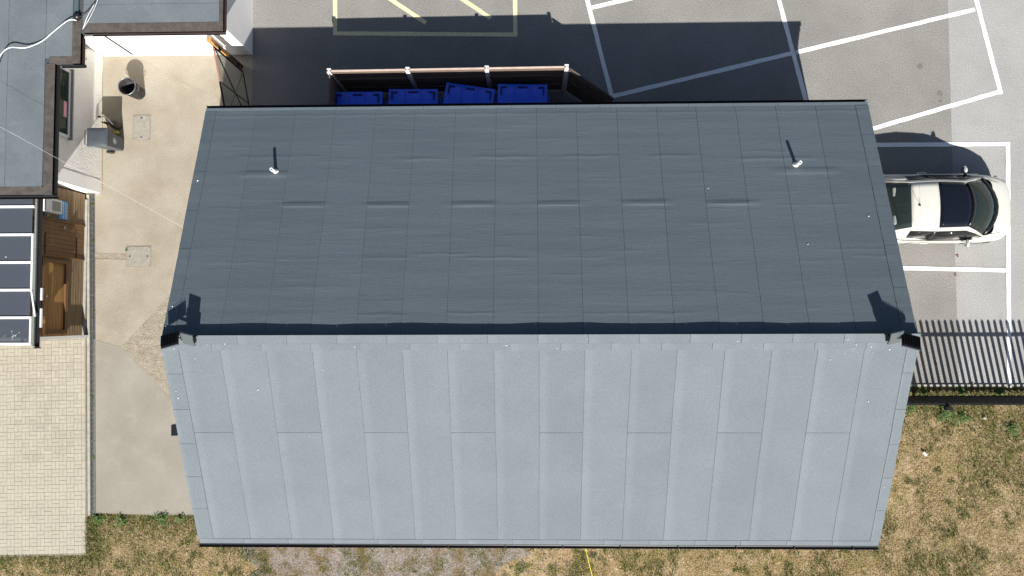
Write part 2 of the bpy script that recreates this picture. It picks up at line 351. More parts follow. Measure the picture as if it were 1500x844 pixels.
# north slope crease list: (x0, x1, y, amplitude, sigma) measured from the survey
creases = []
for (a, b, py, am, sg) in [(414, 477, 300, .011, .035), (535, 600, 300, .011, .035), (662, 725, 299, .011, .035), (788, 850, 298, .011, .035), (915, 980, 297, .011, .035), (1038, 1107, 297, .011, .035),
        (585, 650, 233, .005, .03), (695, 780, 230, .006, .03), (825, 900, 229, .006, .03), (950, 1022, 228, .006, .03), (350, 440, 230, .004, .03), (352, 422, 255, .009, .045), (1140, 1226, 250, .009, .045),
        (1080, 1195, 232, .006, .03), (600, 685, 372, .006, .012), (680, 775, 378, .008, .012), (530, 600, 378, .005, .015), (400, 470, 380, .003, .012), (830, 885, 378, .005, .012), (1245, 1310, 375, .005, .015),
        (520, 595, 461, .005, .02), (655, 722, 459, .006, .02), (850, 1010, 459, .004, .02), (300, 400, 385, .003, .02), (1130, 1240, 300, .003, .02), (740, 790, 300, .002, .02), (1015, 1045, 328, .004, .01),
        (1040, 1070, 328, .004, .01), (690, 725, 335, .004, .012), (565, 595, 440, .005, .008), (640, 700, 350, .003, .01), (440, 520, 420, .002, .01), (960, 1060, 415, .002, .01)]:
    p = onN(a, py); q = onN(b, py); creases.append((p.x, q.x, (p.y + q.y) / 2, am, sg))
creases.append((XW, XE, YN - .21, .0035, .022))
for k in range(260):
    x = rng.uniform(XW + .3, XE - .8); creases.append((x, x + rng.exponential(.28) + .05, rng.uniform(YR + .2, YN - .2), rng.uniform(.0008, .0038), rng.uniform(.007, .018)))
CR = np.array(creases)
CR[:, 3] *= np.where(CR[:, 4] > .028, 1.25, 1.5)
def crease(x, y):
    wob = .012 * np.sin(x * 9 + CR[:, 2] * 7)
    fx = 1 / (1 + np.exp(-(x - CR[:, 0]) / .03)) / (1 + np.exp((x - CR[:, 1]) / .03))
    q = ((y + wob * (CR[:, 4] < .034) - CR[:, 2]) / CR[:, 4]) ** 2
    return float(np.sum(CR[:, 3] * fx * np.exp(-np.where(CR[:, 4] > .034, (q * .40) ** 2, q))))
def felt(x0, x1, y0, y1, zf, nx, ny, m, name, par, lift=.004, disp=None, tilt=.003, jit=.003, bowed=0):
    vs = []; idx = {}
    for j in range(ny + 1):
        y = y0 + (y1 - y0) * j / ny
        e0 = math.sin(y * 2.1 + x0 * 5) * jit + random.uniform(-1, 1) * jit * .5; e1 = math.sin(y * 2.1 + x1 * 5) * jit
        for i in range(nx + 1):
            x = x0 + (x1 - x0) * i / nx + (e0 if i == 0 else e1 if i == nx else 0)
            vs.append((x, y, zf(y) + lift + tilt * (1 - i / nx) + (disp(x, y) if disp else 0)))
    W = nx + 1
    fs = [(j * W + i, j * W + i + 1, (j + 1) * W + i + 1, (j + 1) * W + i) for j in range(ny) for i in range(nx)]
    rim = [i for i in range(W)] + [j * W + nx for j in range(1, ny + 1)] + [ny * W + i for i in range(nx - 1, -1, -1)] + [j * W for j in range(ny - 1, 0, -1)]
    b = len(vs); n = len(rim); vs += [vs[r] for r in rim]; vs += [(vs[r][0], vs[r][1], zf(vs[r][1]) - .001) for r in rim]
    fs += [(b + i, b + n + i, b + n + (i + 1) % n, b + (i + 1) % n) for i in range(n)]
    if (y1 - y0) < 0: fs = [f[::-1] for f in fs]
    return MB().add(vs, fs).build(name, m, par, smooth=False)
def smoothtop(o):
    me = o.data; me.polygons.foreach_set('use_smooth', [p.normal.z > .5 for p in me.polygons]); return o
# south slope sheets
sS = [onS(x, 512).x for x in (262, 322, 389, 457, 522, 589, 655, 723, 790, 857, 925, 992, 1062, 1131, 1198, 1266, 1328)]
yj = onS(750, 634).y; GAP = .007
ys_top, ys_bot = YR - .31, YS + .12
for i in range(len(sS) - 1):
    x0, x1 = sS[i] + GAP / 2, sS[i + 1] - GAP / 2
    if i % 2 == 0:
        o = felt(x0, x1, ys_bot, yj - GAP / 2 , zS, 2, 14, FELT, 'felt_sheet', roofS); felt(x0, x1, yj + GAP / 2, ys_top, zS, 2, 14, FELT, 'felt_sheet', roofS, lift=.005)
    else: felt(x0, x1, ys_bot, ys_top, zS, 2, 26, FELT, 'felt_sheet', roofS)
# verge strips south and north
def verge(x0, x1, ya, yb, zf, n, m, par, lift):
    for k in range(n):
        a = ya + (yb - ya) * k / n; b = ya + (yb - ya) * (k + 1) / n
        o = felt(x0, x1, a + .003, b - .003, zf, 1, 4, m, 'verge_strip', par, lift=lift + (k % 2) * .003, tilt=0, jit=.004)
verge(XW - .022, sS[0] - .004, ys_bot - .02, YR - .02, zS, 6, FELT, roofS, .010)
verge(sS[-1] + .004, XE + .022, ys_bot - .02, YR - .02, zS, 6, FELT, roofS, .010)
for k in range(15):   # lower ridge strip, staggered upper ridge strip, eaves strip
    xs = [XW + .0 + (XE - XW) * q / 15 for q in (k, k + 1)]
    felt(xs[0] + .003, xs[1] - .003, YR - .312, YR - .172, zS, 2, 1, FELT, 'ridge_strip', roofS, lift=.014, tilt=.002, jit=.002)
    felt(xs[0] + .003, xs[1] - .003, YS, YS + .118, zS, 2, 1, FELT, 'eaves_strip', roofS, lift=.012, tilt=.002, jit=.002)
for k in range(16):
    a = max(XW - .02, XW + (XE - XW) * (k - .45) / 15); b = min(XE + .02, XW + (XE - XW) * (k + .55) / 15)
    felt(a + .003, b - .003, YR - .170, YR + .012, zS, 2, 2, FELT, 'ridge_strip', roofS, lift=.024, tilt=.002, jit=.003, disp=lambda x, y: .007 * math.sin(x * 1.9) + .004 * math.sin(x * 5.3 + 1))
# north slope sheets
tops = [317, 375, 433, 491, 550, 608, 667, 727, 786, 844, 903, 962, 1020, 1078, 1137, 1196, 1255]
sN = [onN(x, 166).x for x in tops]
yjn = onN(750, 299).y
for i in range(len(sN) - 1):
    x0, x1 = sN[i] + GAP / 2, sN[i + 1] - GAP / 2
    if i % 2 == 0 and 2 <= i <= 12:
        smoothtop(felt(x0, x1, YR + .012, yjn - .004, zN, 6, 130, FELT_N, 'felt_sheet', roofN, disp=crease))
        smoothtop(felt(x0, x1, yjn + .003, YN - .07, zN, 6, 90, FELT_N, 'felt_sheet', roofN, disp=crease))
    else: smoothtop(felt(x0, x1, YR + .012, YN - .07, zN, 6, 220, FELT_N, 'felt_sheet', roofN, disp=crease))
def curl(x, y): return crease(x, y) + .004 * math.sin(x * 7 + y * 5) ** 2
for (a, b) in ((XW - .005, sN[0] - .004), (sN[-1] + .004, XE + .005)):
    yy = [YR + .0, .62, 1.55, 2.45, 3.4, 4.2, YN - .07]
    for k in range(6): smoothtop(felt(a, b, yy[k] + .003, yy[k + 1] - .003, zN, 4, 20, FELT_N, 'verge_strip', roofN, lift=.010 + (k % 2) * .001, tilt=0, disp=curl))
def zEave(y): return zN(y) + max(0, (y - (YN - .066))) * .22
for k in range(15):
    xs = [XW + (XE - XW) * q / 15 for q in (k, k + 1)]
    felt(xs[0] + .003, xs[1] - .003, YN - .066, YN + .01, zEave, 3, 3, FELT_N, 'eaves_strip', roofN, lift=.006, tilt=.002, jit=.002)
# ridge upstand hidden face, gutters, brackets, downpipe, gable light
B(XW - .02, XE + .02, YR - .02, YR - .001, ZRN - .1, ZRS - .02).build('ridge_board', BITUMEN, shed)
def gutter(x0, x1, yc, z, r, par, m, axis='x', name='gutter', base=None):
    mb = MB(); prof = []
    for k in range(9):
        a = math.pi + math.pi * k / 8; prof.append((math.cos(a) * r, math.sin(a) * r))
    for k in range(9):
        a = 2 * math.pi - math.pi * k / 8; prof.append((math.cos(a) * (r - .006), math.sin(a) * (r - .006)))
    n = len(prof); f = (lambda u, p: (u, yc + p[0], z + p[1])) if axis == 'x' else (lambda u, p: (yc + p[0], u, z + p[1]))
    mb.add([f(x0, p) for p in prof] + [f(x1, p) for p in prof], [(i, (i + 1) % n, (i + 1) % n + n, i + n) for i in range(n)] + [tuple(range(n)), tuple(range(n, 2 * n))[::-1]])
    return mb.build(name, m, par)
gN = gutter(XW - .03, XE + .03, YN + .035, EAVE_Z - .05, .055, shed, BLACKP)
gS = gutter(XW - .03, XE + .03, YS - .052, EAVE_Z - .01, .045, shed, BLACKP)
for k in range(12):
    x = XW + .5 + k * 1.33
    B(x - .012, x + .012, YS - .105, YS + .01, EAVE_Z - .064, EAVE_Z - .003).build('bracket', BLACKP, gS)
B(XW + .01, XE - .01, YN - .02, YN - .001, EAVE_Z - .2, EAVE_Z - .02).build('fascia', BLACKP, shed)
B(XW + .01, XE - .01, YS + .001, YS + .02, EAVE_Z - .2, EAVE_Z - .02).build('fascia', BLACKP, shed)
p0 = at(256, 630, 2.9)
mb = MB(); mb.box(p0.x - .07, p0.x + .09, p0.y - .13, p0.y + .13, 2.80, 2.94); mb.box(p0.x + .09, wx0, p0.y - .04, p0.y + .04, 2.84, 2.9)
mb.build('wall_light', BLACKP, shed, bevel=.012)
mb = MB()
for px, py in ((474, 542), (287, 525), (520, 508), (305, 504), (742, 506), (816, 510), (676, 498), (1215, 527), (1188, 497), (1241, 497), (1275, 508), (1277, 517), (1302, 512), (256, 511), (252, 521), (259, 573), (262, 583), (379, 571), (1271, 588), (1294, 713), (860, 497), (1080, 500), (1145, 498), (330, 504), (1253, 505), (1250, 510)):
    p = onS(px, py); r = random.uniform(.006, .015)
    mb.add([(p.x + r * math.cos(k) * random.uniform(.6, 1.2), p.y + r * math.sin(k) * random.uniform(.6, 1.2), zS(p.y) + .034) for k in (0, 1.05, 2.1, 3.14, 4.2, 5.2)] + [(p.x, p.y, zS(p.y) + .042)], [(k, (k + 1) % 6, 6) for k in range(6)])
for px, py in ((1272, 317), (1183, 358), (253, 449), (243, 478), (428, 489), (1037, 276), (290, 265)):
    p = onN(px, py); r = random.uniform(.008, .018)
    mb.add([(p.x + r * math.cos(k), p.y + r * math.sin(k), zN(p.y) + .02) for k in (0, 1.05, 2.1, 3.14, 4.2, 5.2)] + [(p.x, p.y, zN(p.y) + .028)], [(k, (k + 1) % 6, 6) for k in range(6)])
tag(mb.build('bird_droppings', DROP, shed), kind='stuff')
# vent pipes
for px, py in ((404, 252), (1165.5, 242)):
    p = onN(px, py); mb = MB(); c = (p.x, p.y, zN(p.y)); 
    mb.lathe([(.075, -.01), (.07, .012), (.045, .03), (.038, .06), (.038, .30), (.030, .30), (.030, .12), (0.001, .12)], c, 16)
    v = mb.build('vent_pipe', WHITEP, shed, smooth=True)
    MB().lathe([(.0301, .13), (.0005, .131)], c, 16).build('pipe_bore', DARK, v)

# floodlights on the ridge ends: a finned black lamp head and a grey panel on a short post
def ridge_fixture(side, label, plate_px, head_px):
    a = at(plate_px[0], plate_px[1], ZRS + .17); x = a.x
    t = thing('floodlight', (x, YR - .05, ZRS), label, 'floodlight', 'floodlights on the ridge ends')
    M = Matrix.Translation((x, YR - .06, ZRS + .165)) @ Matrix.Rotation(R(13 * side), 4, 'Z') @ Matrix.Rotation(R(50), 4, 'X')
    MB().box(-.13, .13, -.185, .185, -.02, .02, M).build('lamp_panel', LED, t, bevel=.008)
    MB().box(-.145, -.131, -.06, .06, -.06, .03, M).box(.131, .145, -.06, .06, -.06, .03, M).box(-.145, .145, -.06, .06, -.075, -.0605, M).build('yoke', BLACKM, t)
    MB().beam((x, YR - .06, ZRS - .02), (x, YR - .05, ZRS + .12), .05, .05).build('post', BLACKM, t)
    c = at(head_px[0], head_px[1], ZRS + .23)
    MB().tube([(x, YR - .05, ZRS + .06), (x + side * .15, YR - .02, ZRS + .10), (c.x, c.y, c.z - .05)], .016, 8).build('arm', BLACKM, t)
    M2 = Matrix.Translation(c) @ Matrix.Rotation(R(-12 * side), 4, 'Z') @ Matrix.Rotation(R(-24), 4, 'X') @ Matrix.Rotation(R(6 * side), 4, 'Y')
    h = MB().box(-.19, .19, -.145, .145, -.02, .02, M2).build('lamp_head', BLACKM, t, bevel=.006)
    mb = MB()
    for k in range(11): mb.box(-.17 + k * .034 - .004, -.17 + k * .034 + .004, -.12, .12, .0205, .055, M2)
    mb.build('cooling_fins', BLACKM, h)
    MB().box(-.19, .19, -.160, -.146, -.022, .018, M2).build('edge_trim', LED, h)
    return t
ridge_fixture(-1, 'black finned floodlight and grey panel at the left end of the roof ridge', (275, 497), (249, 498))
ridge_fixture(1, 'black finned floodlight and grey panel at the right end of the roof ridge, by railings', (1312, 493), (1334, 500))

# ------------------------------------------------------------------ white stucco building with flat roofs
ZE = 2.5
bld = thing('flat_roofed_building', (-11.8, 7, 0), 'white rendered building with grey felt flat roofs in the upper left corner', 'building')
ye = at(200, 82).y
WX = YW; 
w1 = B(-26, WX, 3.49, 30, 0, ZE - .12).build('wall', STUCCO, bld)
B(WX + .001, WX + .010, 3.485, 3.84, 0, ZE - .14).build('wall_band', RENDER_W, bld)
B(WX + .03, YE, ye, 30, 0, ZE - .12).build('wall', RENDER_W, bld)
ex1 = at(78, 200, ZE).x; ys1 = 3.01; ex2 = at(118, 60, ZE).x; ymid = at(100, 93, ZE).y; yN = at(200, 47, ZE).y; exE = at(327, 20, ZE).x
deck = MB().prism([(-26, ys1), (ex1, ys1), (ex1, ymid), (ex2, ymid), (ex2, yN), (exE, yN), (exE, 30), (-26, 30)], ZE - .16, ZE - .01).build('roof', BITUMEN, bld)
xd = at(113, 10, ZE).x
xs = [-13.65, at(10, 150, ZE).x, at(67, 150, ZE).x - .0, ex1 - .17]
xw = [-16, at(10, 150, ZE).x, at(67, 60, ZE).x]
flat = lambda y: ZE
felt(-16, xw[1] - .004, ys1 + .17, 12, flat, 1, 12, FELT_OLD, 'felt_sheet', deck)
felt(xw[1] + .004, xw[2] - .004, ys1 + .17, 12, flat, 1, 12, FELT_OLD, 'felt_sheet', deck)
felt(xw[2] + .004, ex2 - .2, ymid + .13, 12, flat, 1, 12, FELT_OLD, 'felt_sheet', deck)
yy = [yN + .22, at(200, 6, ZE).y, at(200, -50, ZE).y, at(200, -110, ZE).y]
for k in range(3): felt(ex2 + .06, exE - .1, yy[k] + .004, yy[k + 1] - .004, flat, 4, 1, FELT_OLD, 'felt_sheet', deck)
def trim(pts, name='edge_trim', m=FELT_EDGE, up=.012):
    n = len(pts); MB().add([(p[0], p[1], ZE + (up if k in (0, 1) else -.004)) for k, p in enumerate(pts)] + [(p[0], p[1], ZE - .1) for p in pts],
        [tuple(range(n))] + [(i, i + n, (i + 1) % n + n, (i + 1) % n) for i in range(n)]).build(name, m, deck)
trim([(ex1 - .2, ymid + .001), (ex1 - .2, ys1 + .002), (ex1 - .0, ys1 + .002), (ex1 - .0, ymid + .001)][0:4])
trim([(-16, ys1 + .19), (ex1 - .203, ys1 + .19), (ex1 - .203, ys1), (-16, ys1)])
trim([(ex1 - .14, ymid + .17), (ex2 - .203, ymid + .17), (ex2 - .203, ymid + .003), (ex1 - .14, ymid + .003)])
trim([(ex2 - .2, yN + .3), (ex2 - .2, ymid), (ex2, ymid), (ex2, yN + .3)])
trim([(ex2 + .06, yN + .22), (exE, yN + .22), (exE, yN), (ex2 + .06, yN)])
B(exE - .09, exE, yN + .222, 12, ZE - .1, ZE + .02).build('edge_trim', FELT_EDGE, deck)
B(xd - .05, xd + .06, yN + .32, 12, ZE - .02, ZE + .055).build('roof_kerb', mat('teal_grey_felt', (.06, .09, .10), rough=.9), deck, bevel=.015)
g1 = gutter(ys1 - .03, ymid - .02, ex1 + .05, ZE - .06, .045, bld, BLACKP, 'y'); gutter(-16, ex1 + .1, ys1 - .05, ZE - .06, .045, bld, BLACKP)
gutter(ex1 + .1, ex2 + .1, ymid - .05, ZE - .07, .04, bld, BLACKP); gutter(ymid, yN - .1, ex2 + .04, ZE - .07, .035, bld, BROWNP, 'y')
gutter(ex2 + .25, exE + .04, yN - .035, ZE - .06, .035, bld, BROWNP); gutter(yN, 12, exE + .03, ZE - .06, .03, bld, BROWNP, 'y')
for yk in (6.35, 6.62, 6.8): MB().tube([(ex2 + .04, yk, ZE - .10), (ex2 + .10, yk, ZE - .10), (ex2 + .12, yk + .03, ZE - .05)], .008, 6).build('gutter_clip', BLACKP, bld)
MB().lathe([(.001, .10), (.07, .09), (.085, .0), (.05, -.06), (.05, -2.4)], (at(115, 27, ZE).x, at(115, 27, ZE).y + .03, ZE + .02), 14).build('downpipe', BLACKP, bld, smooth=True)
# window in the west yard wall
wy_a, wy_b = 4.66, 6.41; wz0, wz1 = 1.42, 2.25
win = MB()
for (a, b, c, d) in ((wy_a, wy_b, wz0, wz0 + .06), (wy_a, wy_b, wz1 - .06, wz1), (wy_a, wy_a + .06, wz0 + .061, wz1 - .061), (wy_b - .06, wy_b, wz0 + .061, wz1 - .061)):
    win.box(WX - .02, WX + .045, a, b, c, d)
wf = win.build('window', WHITEP, bld)
B(WX + .002, WX + .012, wy_a + .06, wy_b - .06, wz0 + .06, wz1 - .06).build('pane', WING, wf)
B(WX + .001, WX + .10, wy_a - .05, wy_b + .05, wz0 - .05, wz0 - .002).build('sill', CONC, wf, bevel=.006)
py_ = at(90, 163, 1.4).y
B(WX + .013, WX + .016, py_ - .2, py_ + .2, 1.52, 1.64).build('sticker', PINK, wf)
mb = MB()
for k in range(9): mb.box(WX + .0165, WX + .018, py_ - .16 + k * .036, py_ - .145 + k * .036, 1.545, 1.545 + random.uniform(.02, .06))
mb.build('sticker_print', WHITEP, wf)

# ------------------------------------------------------------------ timber clad extension with door and shutter
TX = at(124, 400).x
ext = thing('timber_clad_extension', (TX, 1.5, 0), 'brown timber clad wall with a boarded door and hatch beside the drain on the left', 'building')
yT0, yT1 = -.47, 3.44; yd0, yd1 = at(90, 376, 1).y, at(90, 326, 1).y
B(-24, TX - .05, yT0 + .03, yT1, 0, 2.28).build('wall', TIMBER_D, ext)
B(TX - .0499, TX + .07, yT0 + .0, 3.3, -.01, .05).build('plinth', CONC, ext)
def boards(y0, y1, z0, z1, m, jag=0):
    n = max(1, int(round((z1 - z0) / .105))); h = (z1 - z0) / n
    for k in range(n):
        za, zb = z0 + k * h, z0 + (k + 1) * h - .008; j = random.uniform(0, jag)
        MB().add([(TX - .049, y0 - j, za), (TX + .002, y0 - j, za), (TX - .012, y0 - j, zb), (TX - .049, y0 - j, zb), (TX - .049, y1, za), (TX + .002, y1, za), (TX - .012, y1, zb), (TX - .049, y1, zb)],
                 [(0, 1, 2, 3), (7, 6, 5, 4), (1, 5, 6, 2), (0, 4, 5, 1), (3, 2, 6, 7), (0, 3, 7, 4)]).build('board', m, ext)
boards(yd1 + .03, yT1, .06, 2.25, TIMBER_G)
sy0, sy1 = at(80, 487, 1.1).y, at(80, 383, 1.1).y
boards(yT0, yd0 - .03, .06, .72, TIMBER_G, .06); boards(yT0, sy0 - .03, .73, 2.25, TIMBER, .03); boards(sy1 + .03, yd0 - .03, .73, 2.25, TIMBER); boards(sy0 - .029, sy1 + .029, 1.78, 2.25, TIMBER)
dr = MB().box(TX - .045, TX - .03, yd0, yd1, .05, 2.1).build('door', TIMBER_D, ext)
nb = 8
for k in range(nb):
    a = yd0 + (yd1 - yd0) * k / nb; b = yd0 + (yd1 - yd0) * (k + 1) / nb - .006
    MB().box(TX - .0299, TX + .004, a, b, .07, 2.08).build('board', TIMBER, dr)
for z in (.4, 1.65): MB().box(TX + .0045, TX + .012, yd0 + .02, yd0 + .55, z - .02, z + .02).build('hinge', BLACKM, dr)
MB().tube([(TX + .004, yd1 - .12, 1.0), (TX + .07, yd1 - .12, 1.0), (TX + .07, yd1 - .2, 1.0)], .016, 8).build('handle', CHROME, dr)
MB().box(TX - .04, TX + .03, yd1 + .0, yd1 + .029, .05, 2.12).box(TX - .04, TX + .03, yd0 - .029, yd0, .05, 2.12).build('door_frame', TIMBER, ext)
MB().box(TX + .004, TX + .03, yd1 + .06, yd1 + .16, 1.62, 1.74).tube([(TX + .03, yd1 + .11, 1.66), (TX + .08, yd1 + .11, 1.66)], .03, 8).tube([(TX + .03, yd1 + .11, 1.72), (TX + .07, yd1 + .13, 1.74)], .02, 8).build('door_lock', GALV, ext)
sh = MB().box(TX - .04, TX + .035, sy0 - .028, sy0 + .06, .74, 1.76).box(TX - .04, TX + .035, sy1 - .06, sy1 + .028, .74, 1.76).box(TX - .04, TX + .035, sy0 + .061, sy1 - .061, 1.68, 1.76).box(TX - .04, TX + .035, sy0 + .061, sy1 - .061, .74, .84).build('hatch_frame', TIMBER, ext)
for k in range(8):
    z0 = .845 + k * .104; MB().box(TX - .035, TX - .012, sy0 + .062, sy1 - .062, z0, z0 + .097).build('board', mat('golden_board', (.36, .205, .07), (.27, .15, .05), scale=5, rough=.6, stretch=(6, .5, 6), rnd=.1) if k == 0 else bpy.data.materials['golden_board'], sh)
MB().tube([(TX + .036, (sy0 + sy1) / 2, 1.66), (TX + .09, (sy0 + sy1) / 2, 1.66)], .02, 8).build('knob', CHROME, sh)
MB().box(TX + .036, TX + .09, yT0 + .02, yT0 + .55, 1.70, 1.80).build('trim_block', TIMBER_O, ext)
# meter box with blue sign
by0, by1 = at(75, 311, 1.6).y, at(75, 291, 1.6).y
bx = thing('meter_box', (TX, by0, 1.3), 'white meter box with a grey window on the timber wall, next to a blue sign', 'meter box')
MB().box(TX + .006, TX + .14, by0, by1, 1.22, 1.85).build('housing', WHITEP, bx, bevel=.012)
MB().box(TX + .1405, TX + .150, by0 + .05, by1 - .05, 1.29, 1.60).build('window', METERG, bx)
sg = thing('sign', (TX, by0 - .1, 1.1), 'small blue sign with white lettering on the timber wall below the meter box', 'sign')
MB().box(TX + .006, TX + .016, by0 - .1, by1 + .04, .80, 1.16).build('board', SIGNB, sg)
mb = MB()
for r_, zz in enumerate((.83, .90, .97)):
    y = by0 - .07
    while y < by1 - .0:
        wd = random.uniform(.015, .035); mb.box(TX + .0162, TX + .0175, y, y + wd, zz, zz + (.03 if r_ < 2 else .045)); y += wd + .02
mb.build('lettering', WHITEP, sg)

# ------------------------------------------------------------------ glazed canopy
CZ = 2.35
can = thing('glazed_canopy', (-13, .9, 0), 'flat glazed canopy roof with white glazing bars at the left edge of the photo', 'canopy')
xg0, xg1 = -16, at(48, 400, CZ).x
ybar = [at(20, y, CZ).y for y in (262, 303, 344, 384.5, 425, 465.5, 504)]
fr = []
for k, yb in enumerate(ybar): MB().box(xg0, xg1, yb - .03, yb + .03, CZ - .05, CZ + .022).build('glazing_bar', WHITEP, can, bevel=.005)
for k in range(6):
    p = MB().box(xg0, xg1 - .045, ybar[k + 1] + .031, ybar[k] - .031, CZ - .012, CZ - .004).build('pane', POLYC, can)
    if k != 4 and k > 1: MB().box(xg1 - .044, xg1 - .001, ybar[k + 1] + .031, ybar[k] - .031, CZ - .04, CZ + .015).build('edge_bar', WHITEP, can)
    if k == 4: MB().beam((xg1 - .01, ybar[4] - .03, CZ + .01), (xg1 + .10, ybar[5] + .03, CZ + .02), .04, .03).build('edge_bar', WHITEP, can)
LEADM = mat('mossy_lead', (.22, .23, .21), (.12, .13, .12), scale=30, rough=.8, fine=.3, fscale=40)
gutc = MB().box(xg1 + .01, xg1 + .055, ybar[-1] - .06, 3.0, CZ - .09, CZ - .01).build('gutter_back', LEADM, can)
gutter(ybar[-1] - .08, 3.0, xg1 + .115, CZ - .05, .055, can, BLACKP, 'y')
MB().box(xg1 + .06, xg1 + .17, ybar[-1] - .11, ybar[-1] - .082, CZ - .11, CZ).build('gutter_end', BLACKP, can)
for a, b in ((422, 440), (452, 480)):
    MB().box(xg1 + .16, xg1 + .20, at(50, b, CZ).y, at(50, a, CZ).y, CZ - .1, CZ - .05).build('gutter_bracket', SILVER, can)
MB().box(xg1 - .30, xg1 - .275, ybar[-1], 3.0, CZ - .14, CZ - .06).build('glazing_support', GALV, can)
for yq in (ybar[-1] + .12,): MB().box(xg1 - .14, xg1 - .05, yq - .04, yq + .04, 0, CZ - .06).build('post', WHITEP, can)
mb = MB()
for k in range(40):
    x = rng.uniform(-13.5, xg1 - .1); y = ybar[-1] + abs(rng.normal(0, .22)) if k < 32 else rng.uniform(ybar[-1], ybar[2]); r = rng.uniform(.004, .013)
    if y > ybar[5] - .05 and k < 32: continue
    mb.add([(x + r * math.cos(q), y + r * math.sin(q), CZ + .001) for q in (0, 1.2, 2.4, 3.6, 4.8)], [(0, 1, 2, 3, 4)])
tag(mb.build('lichen_spots', DROP, can), kind='stuff')
B(-20, xg1 - .2, 0.2, 3.2, .012, .03).build('mat', mat('dark_floor', (.10, .10, .11), (.15, .145, .14), scale=3, rough=.9), None)
tag(bpy.data.objects['mat'], 'dark floor covering under the glazed canopy at the left edge', 'floor mat')

# ------------------------------------------------------------------ slot drain
dx0, dx1 = at(128, 500).x - .0, at(137, 500).x
dch = thing('drainage_channel', ((dx0 + dx1) / 2, 0, 0), 'long steel grated drainage channel between the block paving and the concrete yard', 'drain')
B(dx0 - .055, dx0 + .012, -5.33, 3.45, -.02, .012).build('kerb_strip', CONC, dch)
B(dx0 + .013, dx1, -5.33, 3.45, -.1, .001).build('channel', DARK, dch)
def grate(x0, x1, y0, y1):
    mb = MB(); mb.box(x0, x0 + .014, y0, y1, .002, .012); mb.box(x1 - .014, x1, y0, y1, .002, .012); mb.box((x0 + x1) / 2 - .006, (x0 + x1) / 2 + .006, y0, y1, .002, .0115)
    n = int((y1 - y0) / .034)
    for k in range(n + 1):
        y = y0 + (y1 - y0 - .016) * k / n; mb.box(x0 + .0145, x1 - .0145, y, y + .016, .002, .0105)
    return mb
gp = grate(dx0 + .014, dx1 - .002, 0, .985).build('grating', GRATE, dch); 
ygr = [3.43 - k for k in range(9)]
gp.location.y = -5.30
for k in range(1, 9):
    g = gp.copy(); COL.objects.link(g); g.location.y = -5.30 + k * .995 - 0
for k in range(9):
    y = -5.31 + k * .995; MB().box(dx0 + .014, dx1 - .002, y, y + .012, .002, .014).build('grating_end', GALV, dch)

dch.rotation_euler.z = R(1.45); dch.location = (-11.945, -.9, 0)
_org = ORG[dch.name]
for ch in dch.children: ch.location.y += .9
# ------------------------------------------------------------------ manhole covers
def manhole(x0, x1, y0, y1, label):
    t = thing('manhole_cover', ((x0 + x1) / 2, (y0 + y1) / 2, 0), label, 'manhole cover', 'manhole covers in the concrete yard')
    B(x0, x1, y0, y1, -.02, .005).build('frame', IRONR, t)
    B(x0 + .028, x1 - .028, y0 + .028, y1 - .028, .0052, .013).build('cover', IRON, t, bevel=.003)
    v = y1 - y0 > x1 - x0; cx, cy = (x0 + x1) / 2, (y0 + y1) / 2
    for s_ in (-1, 1):
        a, b = (cx, cy + s_ * ((y1 - y0) / 2 - .09)) if v else (cx + s_ * ((x1 - x0) / 2 - .10), cy)
        MB().lathe([(.0005, .0145), (.028, .0142), (.03, .0132)], (a, b, 0), 12).build('lifting_eye', GRATE, t)
        MB().box(a - .008, a + .008, b - .02, b + .02, .0147, .0155).build('key_slot', DARK, t)
    for sx in (-1, 1):
        for sy in (-1, 1): MB().lathe([(.0005, .0145), (.012, .014), (.013, .0131)], (cx + sx * ((x1 - x0) / 2 - .05), cy + sy * ((y1 - y0) / 2 - .05), 0), 8).build('bolt', GRATE, t)
a = at(194, 206); b = at(221, 168); manhole(a.x, b.x, a.y, b.y, 'upright rectangular manhole cover between the wheeled bin and the shed')
a = at(185, 391); b = at(222, 360); manhole(a.x, b.x, a.y, b.y, 'wide rectangular manhole cover in the yard beside the drainage channel')

# ------------------------------------------------------------------ metal dustbin
c = at(204, 137)
db = thing('dustbin', (c.x, c.y, 0), 'open ribbed metal dustbin with two side handles near the white wall', 'dustbin')
prof = [(.001, .012), (.165, .012), (.168, 0), (.175, 0)]
for k in range(14): prof.append((.176 + .045 * k / 13 + (.004 if k % 2 else -.002), .03 + .55 * k / 13))
prof += [(.228, .60), (.236, .615), (.228, .63), (.218, .615), (.17, .03), (.001, .03)]
MB().lathe(prof, (c.x, c.y, 0), 40).build('body', GALVD, db, smooth=True)
MB().lathe([(.222, .598), (.238, .603), (.243, .618), (.236, .633), (.224, .636), (.218, .622)], (c.x, c.y, 0), 40).build('rim', GALV, db, smooth=True)
for s_ in (-1, 1):
    u = Vector((math.cos(R(20)), math.sin(R(20)) * -.4, 0)).normalized() * s_; v = Vector((-u.y, u.x, 0)); P = Vector((c.x, c.y, .5))
    MB().tube([P + u * .21 + v * .07, P + u * .27 + v * .065 + Vector((0, 0, .03)), P + u * .285 + Vector((0, 0, .04)), P + u * .27 - v * .065 + Vector((0, 0, .03)), P + u * .21 - v * .07], .008, 6).build('handle', GALV, db)
MB().lathe([(.001, .22), (.08, .20), (.14, .15), (.185, .12)], (c.x, c.y, 0), 14).build('rubbish', mat('rubbish_bag', (.03, .03, .03), rough=.4), db)

